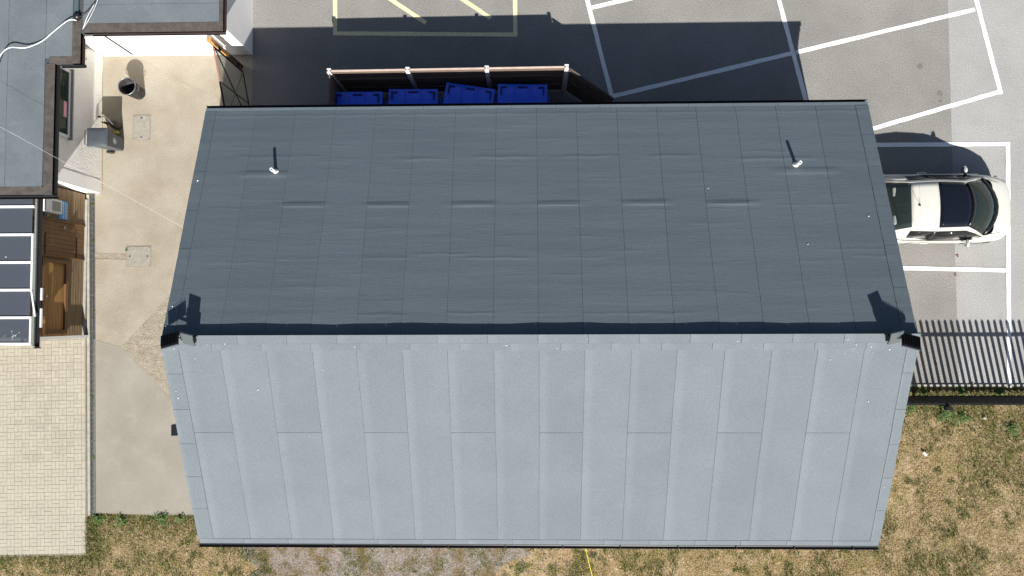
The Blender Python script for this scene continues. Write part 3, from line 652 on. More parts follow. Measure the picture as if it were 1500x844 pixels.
# ------------------------------------------------------------------ wheeled bin
wb = thing('wheeled_bin', (-11.33, 4.8, 0), 'dark grey wheeled bin with closed lid against the stucco wall', 'wheelie bin')
def frust(x0, x1, y0, y1, z0, X0, X1, Y0, Y1, z1):
    return MB().add([(x0, y0, z0), (x1, y0, z0), (x1, y1, z0), (x0, y1, z0), (X0, Y0, z1), (X1, Y0, z1), (X1, Y1, z1), (X0, Y1, z1)],
                    [(0, 3, 2, 1), (4, 5, 6, 7), (0, 1, 5, 4), (1, 2, 6, 5), (2, 3, 7, 6), (3, 0, 4, 7)])
frust(-11.50, -11.17, 4.65, 4.98, .03, -11.56, -11.09, 4.57, 5.01, .95).build('body', BINGREY, wb, bevel=.025)
frust(-11.57, -11.07, 4.55, 5.03, .955, -11.565, -11.085, 4.565, 5.015, .985).build('rim', BINGREY, wb, bevel=.008)
mb = MB(); nx, ny_ = 8, 8; X0, X1, Y0, Y1 = -11.60, -11.05, 4.54, 5.04; vs = []
for j in range(ny_ + 1):
    for i in range(nx + 1):
        u, v = i / nx * 2 - 1, j / ny_ * 2 - 1; vs.append((X0 + (X1 - X0) * i / nx, Y0 + (Y1 - Y0) * j / ny_, 1.0 + .055 * (1 - abs(u) ** 4) * (1 - abs(v) ** 4)))
W = nx + 1; fs = [(j * W + i, j * W + i + 1, (j + 1) * W + i + 1, (j + 1) * W + i) for j in range(ny_) for i in range(nx)]
rim = [i for i in range(W)] + [j * W + nx for j in range(1, ny_ + 1)] + [ny_ * W + i for i in range(nx - 1, -1, -1)] + [j * W for j in range(ny_ - 1, 0, -1)]
b_ = len(vs); vs += [(vs[r][0], vs[r][1], .986) for r in rim]; n = len(rim); fs += [(rim[i], b_ + i, b_ + (i + 1) % n, rim[(i + 1) % n]) for i in range(n)]
MB().add(vs, fs).build('lid', BINGREY, wb, smooth=True, bevel=.004)
MB().tube([(-11.57, 4.60, .97), (-11.66, 4.60, .99), (-11.66, 4.98, .99), (-11.57, 4.98, .97)], .014, 8).build('handle', BINGREY, wb)
for y0, y1 in ((4.58, 4.635), (4.995, 5.05)): MB().tube([(-11.50, y0, .10), (-11.50, y1, .10)], .10, 18).build('wheel', BLACKP, wb)
MB().tube([(-11.50, 4.6, .10), (-11.50, 5.03, .10)], .012, 6).build('axle', GALV, wb)
mb = MB(); zc, yc, sl_ = .55, 4.79, .08 / .92
xf = lambda z: -11.17 + (z - .03) * sl_ + .004
ring = []
for k in range(20):
    for r in (.075, .092):
        z = zc + r * 1.0 * math.sin(k * math.pi / 10); ring.append((xf(z), yc + r * .8 * math.cos(k * math.pi / 10), z))
mb.add(ring, [(2 * k, 2 * k + 1, (2 * k + 3) % 40, (2 * k + 2) % 40) for k in range(20)])
for (a, b, c_, d) in ((-.03, .0, -.045, .04), (.01, .03, -.02, .045), (-.03, .03, -.01, .008)):
    mb.add([(xf(zc + c_), yc + a, zc + c_), (xf(zc + c_), yc + b, zc + c_), (xf(zc + d), yc + b, zc + d), (xf(zc + d), yc + a, zc + d)], [(0, 1, 2, 3)])
mb.build('emblem', SILVER, wb)
# cleaning tool behind the bin
q = at(150, 166, .7)
tl = thing('spray_cleaner', (q.x, q.y, 0), 'bent white tube on a small dark tank with a yellow foot behind the wheeled bin', 'cleaning tool')
qx, qy = -11.35, 5.35
MB().lathe([(.001, 0), (.10, 0), (.115, .03), (.115, .30), (.07, .38), (.05, .40), (.001, .41)], (qx, qy, 0), 18).build('tank', mat('brown_tank', (.07, .05, .035), rough=.5), tl, smooth=True)
MB().tube([(qx + .05, qy - .05, .30), (qx + .06, qy - .04, .42), (qx + .02, qy + .05, .52), (qx - .08, qy + .12, .57), (qx - .16, qy + .10, .58)], .018, 8).build('tube', WHITEP, tl, smooth=True)
MB().tube([(qx - .16, qy + .10, .58), (qx - .22, qy + .11, .57)], .028, 8).build('grip', BLACKP, tl)
MB().box(qx - .06, qx + .04, qy - .22, qy - .16, 0, .12).build('foot', YELL, tl, bevel=.01)
for k in range(3): MB().tube([(qx - .05 - k * .05, qy - .02, .2), (qx - .16 - k * .05, qy + .02, .40)], .010, 6).build('prong', BLACKM, tl)

# ------------------------------------------------------------------ gate between the building and the shed
gt = thing('mesh_gate', (-7.8, 6.9, 0), 'steel framed mesh gate between the white building corner and the shed', 'gate')
gx, gy0, gy1, gz = YE + .02, 5.05, 6.82, 1.9
gxn = at(357, 98).x + .0
A0 = Vector((gxn, gy1, .06)); A1 = Vector((gxn - .0, gy1, gz)); B0 = Vector((gx + .08, gy0, .06)); B1 = Vector((gx + .08, gy0, gz))
MB().tube([A0, A1], .022, 8).build('stile', BLACKM, gt); MB().tube([B0, B1], .022, 8).build('stile', BLACKM, gt)
MB().tube([A1 + Vector((0, -.03, 0)), A1.lerp(B1, .5)], .024, 8).build('top_rail', RUST, gt); MB().tube([A1.lerp(B1, .502), B1], .024, 8).build('top_rail', BLACKM, gt)
MB().tube([A0, B0], .022, 8).build('bottom_rail', BLACKM, gt)
MB().tube([A1 - Vector((0, 0, .05)), A0.lerp(B0, .98)], .016, 8).build('brace', BLACKM, gt); MB().tube([A0, B1 - Vector((0, 0, .05))], .016, 8).build('brace', mat('olive_steel', (.16, .14, .08), rough=.6), gt)
MB().tube([A0.lerp(B0, .5), A1.lerp(B1, .5)], .014, 8).build('middle_stile', BLACKM, gt)
mb = MB(); L = (B0 - A0).length
nW = int(L / .05)
for k in range(1, nW):
    p = A0.lerp(B0, k / nW); q_ = A1.lerp(B1, k / nW); mb.tube([p, q_], .0048, 4, False)
for k in range(1, 37): mb.tube([A0 + Vector((0, 0, k * .05)), B0 + Vector((0, 0, k * .05))], .0048, 4, False)
mb.build('wire_mesh', GATEM, gt)
gpst = thing('gate_post', (gxn - .02, 7.0, 0), 'orange timber post fixed at the corner of the white wall beside the mesh gate', 'post')
MB().box(gxn - .14, gxn - .02, 6.93, 7.03, 0, .9).build('lower_post', TIMBER_D, gpst); MB().box(gxn - .14, gxn - .02, 6.93, 7.03, .901, 2.0).build('upper_post', TIMBER_O, gpst, bevel=.006)
MB().box(gxn - .18, gxn - .145, 6.95, 7.2, 1.0, 1.95).build('side_batten', WHITEP, gpst)
for z in (.35, 1.5): MB().box(gxn - .02, gxn + .02, 6.86, 6.95, z, z + .08).build('hinge', BLACKM, gpst)

# ------------------------------------------------------------------ bin store fence
bf = thing('bin_store_fence', (-2, 6.23, 0), 'timber board fence with pale concrete posts screening the blue bins', 'fence')
px_ = [at(482, 104, 1.8), at(597, 102, 1.8), at(713, 100, 1.8), at(830, 98, 1.8)]
FZ = 1.8
def hpost(p, ang=0):
    M = Matrix.Translation((p.x, p.y, 0)) @ Matrix.Rotation(ang, 4, 'Z')
    MB().box(-.05, .05, -.055, -.025, 0, FZ + .03, M).box(-.02, .02, -.0249, .0249, 0, FZ + .03, M).box(-.05, .05, .025, .055, 0, FZ + .03, M).build('post', mat('concrete_post', (.66, .65, .63), (.55, .54, .52), scale=9, rough=.9) if 'concrete_post' not in bpy.data.materials else bpy.data.materials['concrete_post'], bf)
for p in px_: hpost(p)
def panel(a, b, z0=.04, nbd=11, cap=True, m=FENCEB, mc=FENCECAP):
    d = (b - a).normalized(); a = a + d * .055; b = b - d * .055; h = (FZ - .03 - z0) / nbd
    for k in range(nbd):
        za = z0 + k * h; MB().beam((a.x, a.y, za + h / 2), (b.x, b.y, za + h / 2), .022, h - .012).build('board', m, bf)
    if cap: MB().beam((a.x, a.y, FZ - .012), (b.x, b.y, FZ - .012), .036, .035).build('cap_rail', mc, bf)
    for z in (.55, 1.25): MB().beam((a.x + d.y * .03, a.y - d.x * .03, z), (b.x + d.y * .03, b.y - d.x * .03, z), .035, .05).build('rail', FENCEB, bf)
for k in range(3): panel(px_[k], px_[k + 1])
pw = Vector((px_[0].x, 4.9, 0)); panel(px_[0], pw, cap=False)
gd = thing('bin_store_gate', (px_[3].x, px_[3].y, 0), 'dark timber gate standing open at the right end of the bin store', 'gate')
ga = px_[3] + Vector((.08, -.03, 0)); gb = Vector((2.15, 5.45, 0)); gd_ = (gb - ga).normalized(); nrm = Vector((-gd_.y, gd_.x, 0))
GATEB = mat('dark_gate_timber', (.13, .10, .085), (.09, .07, .06), scale=6, rough=.85, rnd=.12)
for k in range(12):
    t0 = k / 12; p = ga.lerp(gb, (k + .5) / 12); hw = (gb - ga).length / 24 - .004
    MB().beam((p.x - gd_.x * hw, p.y - gd_.y * hw, .9), (p.x + gd_.x * hw, p.y + gd_.y * hw, .9), .02, 1.66).build('board', GATEB, gd)
for z in (.3, .95, 1.6): MB().beam((ga.x - nrm.x * .03, ga.y - nrm.y * .03, z), (gb.x - nrm.x * .03, gb.y - nrm.y * .03, z), .035, .09).build('rail', GATEB, gd)
MB().beam((ga.x, ga.y, 1.745), (gb.x, gb.y, 1.745), .035, .03).build('cap_rail', GATEB, gd)
# four blue bins
def blue_bin(cx, yback, rot, label, first=None):
    if first is None:
        t = thing('blue_bin', (0, 0, 0), label, 'bin', 'blue wheeled bins in the bin store')
        w_, d_, h = 1.27, .82, 1.2
        frust(-.55, .55, -.33, .33, .22, -w_ / 2 + .02, w_ / 2 - .02, -d_ / 2 + .02, d_ / 2 - .02, h).build('body', BLUE, t, bevel=.03)
        vs = []; nx, ny_ = 12, 10
        for j in range(ny_ + 1):
            for i in range(nx + 1):
                u, v = i / nx * 2 - 1, j / ny_ * 2 - 1
                vs.append((u * w_ / 2, v * d_ / 2, h + .05 + .05 * (1 - abs(u) ** 6) * (1 - abs(v) ** 3)))
        W = nx + 1; fs = [(j * W + i, j * W + i + 1, (j + 1) * W + i + 1, (j + 1) * W + i) for j in range(ny_) for i in range(nx)]
        rim = [i for i in range(W)] + [j * W + nx for j in range(1, ny_ + 1)] + [ny_ * W + i for i in range(nx - 1, -1, -1)] + [j * W for j in range(ny_ - 1, 0, -1)]
        b_ = len(vs); vs += [(vs[r][0], vs[r][1], h + .002) for r in rim]; n = len(rim); fs += [(rim[i], b_ + i, b_ + (i + 1) % n, rim[(i + 1) % n]) for i in range(n)]
        lid = MB().add(vs, fs).build('lid', BLUE, t, smooth=False)
        zt = h + .125; mb = MB()
        for s_ in (-1, 1):
            x0, x1 = sorted((s_ * .40, s_ * .56)); xa, xb = sorted((s_ * .525, s_ * .56)); MB().box(x0, x1, .30, .335, h + .06, h + .105).box(xa, xb, .12, .302, h + .07, h + .118).build('corner_moulding', BLUED, lid)
        MB().box(-.12, .12, .30, .34, h + .06, h + .108).build('grip_moulding', BLUED, lid)
        for s_ in (-1, 1): MB().box(s_ * .2 - .006, s_ * .2 + .006, -.36, .36, h + .08, h + .126).build('lid_rib', BLUE, lid)
        for sx in (-1, 1):
            for sy in (-1, 1): MB().tube([(sx * .45 - .025, sy * .28, .10), (sx * .45 + .025, sy * .28, .10)], .10, 16).box(sx * .45 - .04, sx * .45 + .04, sy * .28 - .03, sy * .28 + .03, .1, .23).build('castor', BLACKP, t)
        for s_ in (-1, 1): MB().tube([(s_ * .62, -.2, 1.08), (s_ * .68, -.18, 1.1), (s_ * .68, .18, 1.1), (s_ * .62, .2, 1.08)], .014, 6).build('side_handle', BLUE, t)
    else: t = copy_tree(first)
    t['label'] = label; t.rotation_euler.z = rot; t.location = (cx, yback - .27, 0); return t
b1 = blue_bin(at(524, 141, 1.28).x, at(524, 142, 1.28).y, 0, 'leftmost blue bin in the bin store, set furthest under the shed eaves')
b2 = blue_bin(at(605, 137, 1.28).x, at(605, 138, 1.28).y, R(-.5), 'blue bin between the leftmost bin and the skewed bin', b1)
b3 = blue_bin(at(686, 132, 1.28).x, at(686, 133, 1.28).y, R(-9), 'blue bin standing skewed, second from the right', b1)
b4 = blue_bin(at(765, 130, 1.28).x, at(765, 131, 1.28).y, R(-1.5), 'rightmost blue bin, next to the open gate of the store', b1)

# ------------------------------------------------------------------ car
CX, CY = 10.40, 2.80      # nose at +x
car = thing('parked_car', (CX, CY, 0), 'cream car with black glass sunroof parked nose outward beside the shed', 'car')
XNOSE, XTAIL = 12.58 - CX, 8.25 - CX
# stations: x, half width, z bottom, shoulder z, top z (centre), top edge half width
st = [(-2.15, .60, .42, .66, .80, .48), (-2.10, .74, .30, .74, .93, .60), (-1.92, .83, .24, .84, .99, .66), (-1.45, .88, .22, .88, 1.0, .70), (-.9, .895, .22, .88, .99, .74), (0, .895, .22, .87, .97, .76),
      (.7, .895, .22, .86, .97, .76), (1.15, .89, .22, .86, .99, .76), (1.5, .875, .22, .82, .96, .70), (1.8, .83, .23, .76, .87, .62), (2.0, .75, .25, .68, .77, .54), (2.12, .62, .30, .58, .68, .44), (2.18, .42, .40, .52, .58, .30)]
rings = []
for x, hw, zb, zs, zt, te in st:
    half = [(hw * .86, zb), (hw * .98, zb + .14), (hw, (zb + zs) / 2 + .05), (hw * .985, zs - .08), ((hw + te) / 2 + .02, zs + (zt - zs) * .38), (te, zt - .035), (te * .6, zt - .008), (0, zt)]
    rings.append([(x, -y, z) for y, z in half] + [(x, y, z) for y, z in half[-2::-1]])
N = len(rings[0]); mb = MB(); vs = [v for r in rings for v in r]; fs = [(i * N + k, (i + 1) * N + k, (i + 1) * N + k + 1, i * N + k + 1) for i in range(len(rings) - 1) for k in range(N - 1)]
fs += [(i * N + N - 1, (i + 1) * N + N - 1, (i + 1) * N, i * N) for i in range(len(rings) - 1)]
fs.append(tuple(range(N))); fs.append(tuple((len(rings) - 1) * N + k for k in range(N))[::-1])
# leave the cockpit open under the glass: drop the top centre faces between stations 3..7
top = [k for k in range(N - 1) if 5 <= k <= 8]
keep = [f for f in fs if not (len(f) == 4 and any(f[0] == i * N + k and f[1] == (i + 1) * N + k for i in (3, 4, 5, 6, 7) for k in top))]
off = lambda vv: [(v[0] + CX, v[1] + CY, v[2]) for v in vv]
body = MB().add(off(vs), keep).build('body', CARP, car, smooth=True, sub=2)
# cabin patches
def curve(pc, corner, n=9):   # centre point, corner (positive side): parabola across the car
    out = []
    for k in range(n):
        t = k / (n - 1) * 2 - 1; out.append((pc[0] + (corner[0] - pc[0]) * t * t, corner[1] * t, pc[2] + (corner[2] - pc[2]) * t * t))
    return out
COWL = curve((11.93 - CX, 0, 1.00), (11.60 - CX, .73, .965)); WTOP = curve((11.12 - CX, 0, 1.41), (11.00 - CX, .555, 1.365))
MID = curve((10.28 - CX, 0, 1.435), (10.26 - CX, .58, 1.39)); RR = curve((9.60 - CX, 0, 1.385), (9.62 - CX, .555, 1.345)); RB = curve((8.98 - CX, 0, 1.03), (9.04 - CX, .64, .99))
def patch(a, b, nseg=6, bulge=0.0, inset=0):
    vs = []; n = len(a)
    for j in range(nseg + 1):
        t = j / nseg
        for k in range(n):
            p = Vector(a[k]).lerp(Vector(b[k]), t); p.z += bulge * 4 * t * (1 - t); vs.append(tuple(p))
    return vs, [(j * n + k, j * n + k + 1, (j + 1) * n + k + 1, (j + 1) * n + k) for j in range(nseg) for k in range(n - 1)]
def solid(o, t=.012):
    m_ = o.modifiers.new('thick', 'SOLIDIFY'); m_.thickness = t; m_.offset = 0; return o
def mk(name, vf, m, par=car, t=.008): return solid(MB().add(off(vf[0]), vf[1]).build(name, m, par, smooth=True), t)
mk('windscreen', patch(COWL, WTOP, 6, .035), CARG); mk('rear_window', patch(RR, RB, 6, .03), CARG)
mk('sunroof', patch(WTOP, MID, 6, .012), SUNR); rp = mk('roof_panel', patch(MID, RR, 6, .008), CARP, t=.014)
mid2 = [tuple(Vector(a).lerp(Vector(b), .70)) for a, b in zip(MID, RR)]
mk('panel_gap', ([(p[0] + dx, p[1], p[2] + .0125) for dx in (-.004, .004) for p in mid2], [(k, k + 1, k + 10, k + 9) for k in range(8)]), CARB, t=.002)
# black screen surround at the cowl, wipers
mk('scuttle', patch([(p[0] + .075, p[1] * 1.01, p[2] - .006) for p in COWL], [(p[0] - .01, p[1], p[2] + .012) for p in COWL], 2, .004), CARB)
mk('screen_border', patch([tuple(Vector(a).lerp(Vector(b), .90) + Vector((0, 0, .02))) for a, b in zip(COWL, WTOP)], [(p[0], p[1], p[2] + .012) for p in WTOP], 2), CARB, t=.003)
wp = MB().tube(off([(COWL[k][0] - .02 - .03 * (k % 2), COWL[k][1], COWL[k][2] + .03) for k in (1, 2, 3, 4)]), .010, 6).tube(off([(COWL[k][0] - .03, COWL[k][1], COWL[k][2] + .035) for k in (5, 6, 7)]), .010, 6).build('wiper', CARB, car)
# sides: cabin side panel between roof edge and belt, both sides
for s_ in (-1, 1):
    top_ = [COWL[-1], tuple(Vector(COWL[-1]).lerp(Vector(WTOP[-1]), .5) + Vector((0, 0, .045))), WTOP[-1], MID[-1], RR[-1], tuple(Vector(RR[-1]).lerp(Vector(RB[-1]), .5) + Vector((0, 0, .03))), RB[-1]]
    belt = [(COWL[-1][0] + .0, .79, .90), (11.33 - CX, .82, .905), (10.98 - CX, .835, .91), (10.26 - CX, .84, .92), (9.62 - CX, .83, .93), (9.3 - CX, .80, .94), (9.04 - CX, .74, .95)]
    ins = [tuple(Vector(t_).lerp(Vector(b_), .22) + Vector((0, .018, 0))) for t_, b_ in zip(top_, belt)]
    A = [(p[0], s_ * p[1], p[2]) for p in top_]; I = [(p[0], s_ * p[1], p[2]) for p in ins]; Bq = [(p[0], s_ * p[1], p[2]) for p in belt]
    mk('pillar_rail', patch(A, I, 2), CARP, t=.02)
    # rear quarter panel and front corner in paint, glass between
    mk('quarter_panel', ([I[4], I[5], I[6], Bq[4], Bq[5], Bq[6]], [(0, 1, 4, 3), (1, 2, 5, 4)]), CARP, t=.02)
    mk('side_window', ([I[0], I[1], I[2], tuple(Vector(I[2]).lerp(Vector(I[3]), .95)), Bq[0], Bq[1], Bq[2], tuple(Vector(Bq[2]).lerp(Vector(Bq[3]), .95))], [(0, 1, 5, 4), (1, 2, 6, 5), (2, 3, 7, 6)]), SIDEG, t=.006)
    a0 = tuple(Vector(I[3]).lerp(Vector(I[4]), .08)); b0 = tuple(Vector(Bq[3]).lerp(Vector(Bq[4]), .08))
    qt = tuple(Vector(I[4]).lerp(Vector(Bq[4]), .75))
    mk('side_window', ([a0, I[4], qt, b0], [(0, 1, 2, 3)]), SIDEG, t=.006)
    mk('side_panel_infill', ([qt, Bq[4], b0], [(0, 1, 2)]), CARP, t=.02)
    mk('door_pillar', ([tuple(Vector(I[2]).lerp(Vector(I[3]), .95)), a0, b0, tuple(Vector(Bq[2]).lerp(Vector(Bq[3]), .95))], [(0, 1, 2, 3)]), CARB, t=.010)
    mk('belt_trim', patch([(p[0], s_ * (p[1] + .008), p[2] + .004) for p in belt[:6]], [(p[0], s_ * (p[1] + .022), p[2] - .022) for p in belt[:6]], 1), CHROME if s_ > 0 else CARB, t=.004)
    mk('waist_panel', patch([(p[0], s_ * (p[1] + .002), p[2] - .01) for p in belt], [(p[0], s_ * (.875), .84) for p in belt], 2), CARP, t=.01)
    # mirror
    mx, my = 11.19 - CX, .91
    bm = MB(); prof = [(0, .02), (.03, .055), (.09, .06), (.15, .045), (.17, .01)]
    ctr = Vector((mx + CX, CY + s_ * (my + .03), .99)); vs_ = []
    for i, (u, r) in enumerate([(-.09, .03), (-.05, .062), (0, .072), (.06, .062), (.10, .03)]):
        for k in range(10):
            a_ = k * math.pi / 5; vs_.append((ctr.x + math.cos(a_) * r * .75 + .02 * (u * 8) ** 2 * -1, ctr.y + s_ * u, ctr.z + math.sin(a_) * r * 1.1))
    fs_ = [(i * 10 + k, i * 10 + (k + 1) % 10, (i + 1) * 10 + (k + 1) % 10, (i + 1) * 10 + k) for i in range(4) for k in range(10)] + [tuple(range(10)), tuple(range(40, 50))[::-1]]
    mr = MB().add(vs_, fs_).build('mirror', CARP, car, smooth=True, sub=1)
    MB().box(ctr.x - .065, ctr.x - .055, ctr.y - .075, ctr.y + .075, ctr.z - .05, ctr.z + .05).build('mirror_glass', CHROME, mr)
    MB().beam((ctr.x + .02, CY + s_ * .80, .93), (ctr.x + .01, CY + s_ * .88, .97), .07, .04).build('mirror_arm', CARB, mr)
    # handle, headlight, tail light, wheels
    MB().tube(off([(-.32, s_ * .885, .80), (-.30, s_ * .915, .81), (-.12, s_ * .915, .81), (-.10, s_ * .885, .80)]), .014, 6).build('door_handle', CHROME if s_ > 0 else CARP, car)
    for dx in (-.52, .98): MB().box(CX + dx - .004, CX + dx + .004, CY + s_ * .893 - .004, CY + s_ * .893 + .004, .3, .86).build('door_gap', CARB, car)
    for i, wx in enumerate((-1.28, 1.38)):
        ho = .865 if i else .880; wl = MB().tube([(CX + wx, CY + s_ * .70, .315), (CX + wx, CY + s_ * ho, .315)], .315, 28).build('wheel', TYRE, car, bevel=.02)
        rm = MB().tube([(CX + wx, CY + s_ * (ho + .0005), .315), (CX + wx, CY + s_ * (ho + .007), .315)], .20, 20).build('rim', GALV, wl)
        MB().tube([(CX + wx, CY + s_ * .60, .33), (CX + wx, CY + s_ * (ho - .006), .33)], .355, 28).build('wheel_arch', CARB, car)
    hv = [(1.70, .80, .705), (1.95, .74, .655), (2.07, .60, .60), (2.02, .52, .66), (1.82, .66, .755)]
    mk('headlight', ([(p[0], s_ * p[1], p[2] + .012) for p in hv], [(0, 1, 2, 3, 4)]), LAMPG, t=.02)
    MB().box(CX - 2.12, CX - 2.02, CY + s_ * .66 - .1, CY + s_ * .66 + .1, .66, .82).build('tail_light', RED, car, bevel=.02)
mk('bonnet_gap', ([(11.80 - CX + dx * .3, s_ * (.70 - dy), z + .016) for s_ in (-1, 1) for (dx, dy, z) in ((0, 0, .93), (.02, .012, .93), (1.0, .05, .84), (1.02, .062, .84))], [(0, 1, 3, 2), (4, 5, 7, 6)]), CARB, t=.002)
# interior
MB().box(CX - 1.35, CX + 1.3, CY - .72, CY + .72, .28, .34).build('cabin_floor', INTD, car)
MB().add(off(patch([(p[0] - .03, p[1] * .97, .93) for p in COWL], [(p[0] - .52, p[1] * .97, .97) for p in COWL], 2)[0]), patch(COWL, COWL, 2)[1]).build('dashboard', mat('light_dash', (.30, .38, .34), rough=.8), car, smooth=True)
MB().tube(off([(.72 , -.37 + .17 * math.cos(a_), .88 + .17 * math.sin(a_)) for a_ in [k * math.pi / 6 for k in range(13)]]), .015, 6, False).build('steering_wheel', CARB, car)
for (sx, sy) in ((.05, -.37), (.05, .37), (-.85, -.35), (-.85, .35)):
    mb = MB(); M = Matrix.Translation((CX + sx, CY + sy, 0))
    mb.box(-.02, .48, -.23, .23, .42, .58, M); Mb = M @ Matrix.Translation((-.02, 0, .55)) @ Matrix.Rotation(R(-16), 4, 'Y'); mb.box(-.13, .0, -.22, .22, 0, .55, Mb); mb.box(-.11, -.02, -.13, .13, .57, .72, Mb)
    mb.build('seat', INT, car, bevel=.04)
MB().box(CX - 1.40, CX - 1.22, CY - .60, CY + .60, .88, .95).build('parcel_shelf', INTD, car)
MB().box(CX - 1.18, CX - 1.10, CY - .12, CY + .28, .96, 1.10).build('headrest', INT, car, bevel=.02)
an = MB().tube(off([(-.63, -.02, 1.415), (-.60, -.02, 1.44)]), .022, 10).build('aerial_base', CARB, car)
MB().tube(off([(-.61, -.02, 1.43), (-.74, .14, 1.62)]), .004, 5).build('aerial', CARB, an)
MB().box(CX + 2.10, CX + 2.195, CY - .26, CY + .26, .33, .44).build('number_plate', WHITEP, car); MB().box(CX + 2.0, CX + 2.17, CY - .45, CY + .45, .455, .51).build('grille', CARB, car, bevel=.01)
MB().tube(off([(-1.50, -.5, 1.02), (-1.55, 0, 1.04), (-1.50, .5, 1.02)]), .013, 6).build('rear_wiper', CARB, car)

# ------------------------------------------------------------------ palisade railings
PF = thing('palisade_fence', (11, -1.98, 0), 'black steel palisade railings along the edge of the car park', 'fence')
fy = -2.10; FH = 1.73; x0 = 8.9
pale = MB().add([(-.04, -.006, .06), (-.014, .016, .06), (.014, .016, .06), (.04, -.006, .06), (.04, -.010, .06), (.014, .010, .06), (-.014, .010, .06), (-.04, -.010, .06)] +
                [(-.04, -.006, FH - .03), (-.014, .016, FH), (.014, .016, FH), (.04, -.006, FH - .03), (.04, -.010, FH - .03), (.014, .010, FH), (-.014, .010, FH), (-.04, -.010, FH - .03)],
                [(i, (i + 1) % 8, (i + 1) % 8 + 8, i + 8) for i in range(8)] + [tuple(range(8, 16))])
me = bpy.data.meshes.new('pale'); me.from_pydata(pale.v, [], pale.f); me.materials.append(BLACKM)
for k in range(44):
    o = bpy.data.objects.new('pale', me); COL.objects.link(o); o.parent = PF; o.location = (x0 + k * .1625 - 11, fy + 1.98, 0); o.rotation_euler.z = random.uniform(-.02, .02)
for z in (.18, 1.44): MB().box(x0 - .1, 16.2, fy - .075, fy - .012, z - .022, z + .022).build('rail', BLACKM, PF)
for x in (10.30,): MB().box(x - .03, x + .03, fy - .12, fy - .055, 0, FH - .15).build('post', BLACKM, PF)
MB().box(10.26, 10.42, fy - .20, fy - .125, 1.38, 1.48).build('bracket', BLACKM, PF)
ke = thing('edging_kerb', (11, -1.83, 0), 'pale concrete edging strip between the tarmac and the railings', 'kerb')
for k in range(7): B(8.0 + k * .92, 8.0 + k * .92 + .912, -1.855, -1.80, -.05, .035).build('kerb_stone', CONC, ke, bevel=.006)

# ------------------------------------------------------------------ cables
def cable(name, pts, r, m, label, cat='cable'):
    P = [at(*p) for p in pts]; out = []
    for i in range(len(P) - 1):
        p0_, p1, p2, p3 = P[max(i - 1, 0)], P[i], P[i + 1], P[min(i + 2, len(P) - 1)]
        for k in range(8):
            t = k / 8; out.append(.5 * ((2 * p1) + (p2 - p0_) * t + (2 * p0_ - 5 * p1 + 4 * p2 - p3) * t * t + (3 * p1 - p0_ - 3 * p2 + p3) * t ** 3))
    out.append(P[-1]); return tag(MB().tube(out, r, 6).build(name, m, smooth=True), label, cat)
cable('roof_cable', [(-60, 170, 2.62), (-12, 110, 2.66), (0, 82, 2.72), (14, 70, 2.68), (38, 70, 2.62), (62, 60, 2.56), (80, 45, 2.56), (100, 30, 2.62), (112, 30, 2.6)], .013, CABW, 'thick white cable curling across the felt roof in the top left corner')
cable('overhead_wire', [(-90, 142, 3.5), (0, 186, 3.45), (80, 230, 3.40), (170, 279, 3.38), (264, 331, 3.45), (300, 352, 3.55)], .0021, CABW, 'thin white overhead wire crossing the yard to the left end of the shed')
cable('roof_cable', [(122, 41, 2.56), (128, 25, 2.7), (137, 8, 2.7), (150, -20, 2.8)], .007, CABW, 'white twisted cable rising from the inner roof corner')
cable('roof_cable', [(121, 43, 2.55), (131, 27, 2.65), (141, 6, 2.68), (148, -20, 2.8)], .005, CABW, 'second white cable of the pair rising beside the twisted one at the roof corner')
cable('roof_cable', [(115, 25, 2.62), (124, 21, 2.62), (136, 8, 2.8), (150, -14, 3.0)], .008, CABB, 'thin black cable running up from the downpipe cap across the roof')
cable('wall_cable', [(122, 44, 2.5), (121, 52, 2.3), (118, 60, 2.3), (119, 66, 2.35)], .008, CABB, 'short black cable hanging over the roof edge at the inner corner')
cable('yellow_string', [(853, 780, .02), (858, 803, .03), (862, 822, .06), (868, 846, .03), (872, 870, .02)], .009, YELL, 'yellow string lying on the dry ground below the shed eaves', 'string')

# ------------------------------------------------------------------ grass, weeds, gravel
def vnoise(x, y, sc, seed=0):
    x = x * sc + seed * 17.3; y = y * sc + seed * 9.1; xi = np.floor(x).astype(int); yi = np.floor(y).astype(int); fx = x - xi; fy_ = y - yi
    h = lambda a, b: (np.sin(a * 127.1 + b * 311.7 + seed * 74.7) * 43758.5453) % 1
    fx = fx * fx * (3 - 2 * fx); fy_ = fy_ * fy_ * (3 - 2 * fy_)
    return (h(xi, yi) * (1 - fx) + h(xi + 1, yi) * fx) * (1 - fy_) + (h(xi, yi + 1) * (1 - fx) + h(xi + 1, yi + 1) * fx) * fy_
def fbm(x, y, sc, seed=0): return (vnoise(x, y, sc, seed) + .5 * vnoise(x, y, sc * 2.1, seed + 1) + .25 * vnoise(x, y, sc * 4.3, seed + 2)) / 1.75
gxl = at(370, 830).x; gxr = at(870, 830).x
edge = [(gxr - .1 - .3 * k + .22 * math.sin(k * 2.3) + random.uniform(-.12, .12), -5.0 - k * .22) for k in range(16)] + [(gxl - .1 + .25 * math.sin(k * 1.7) + random.uniform(-.15, .15), -8.5 + k * .22) for k in range(16)]
sheet('gravel_ground', edge, -.012, GRAVELM)
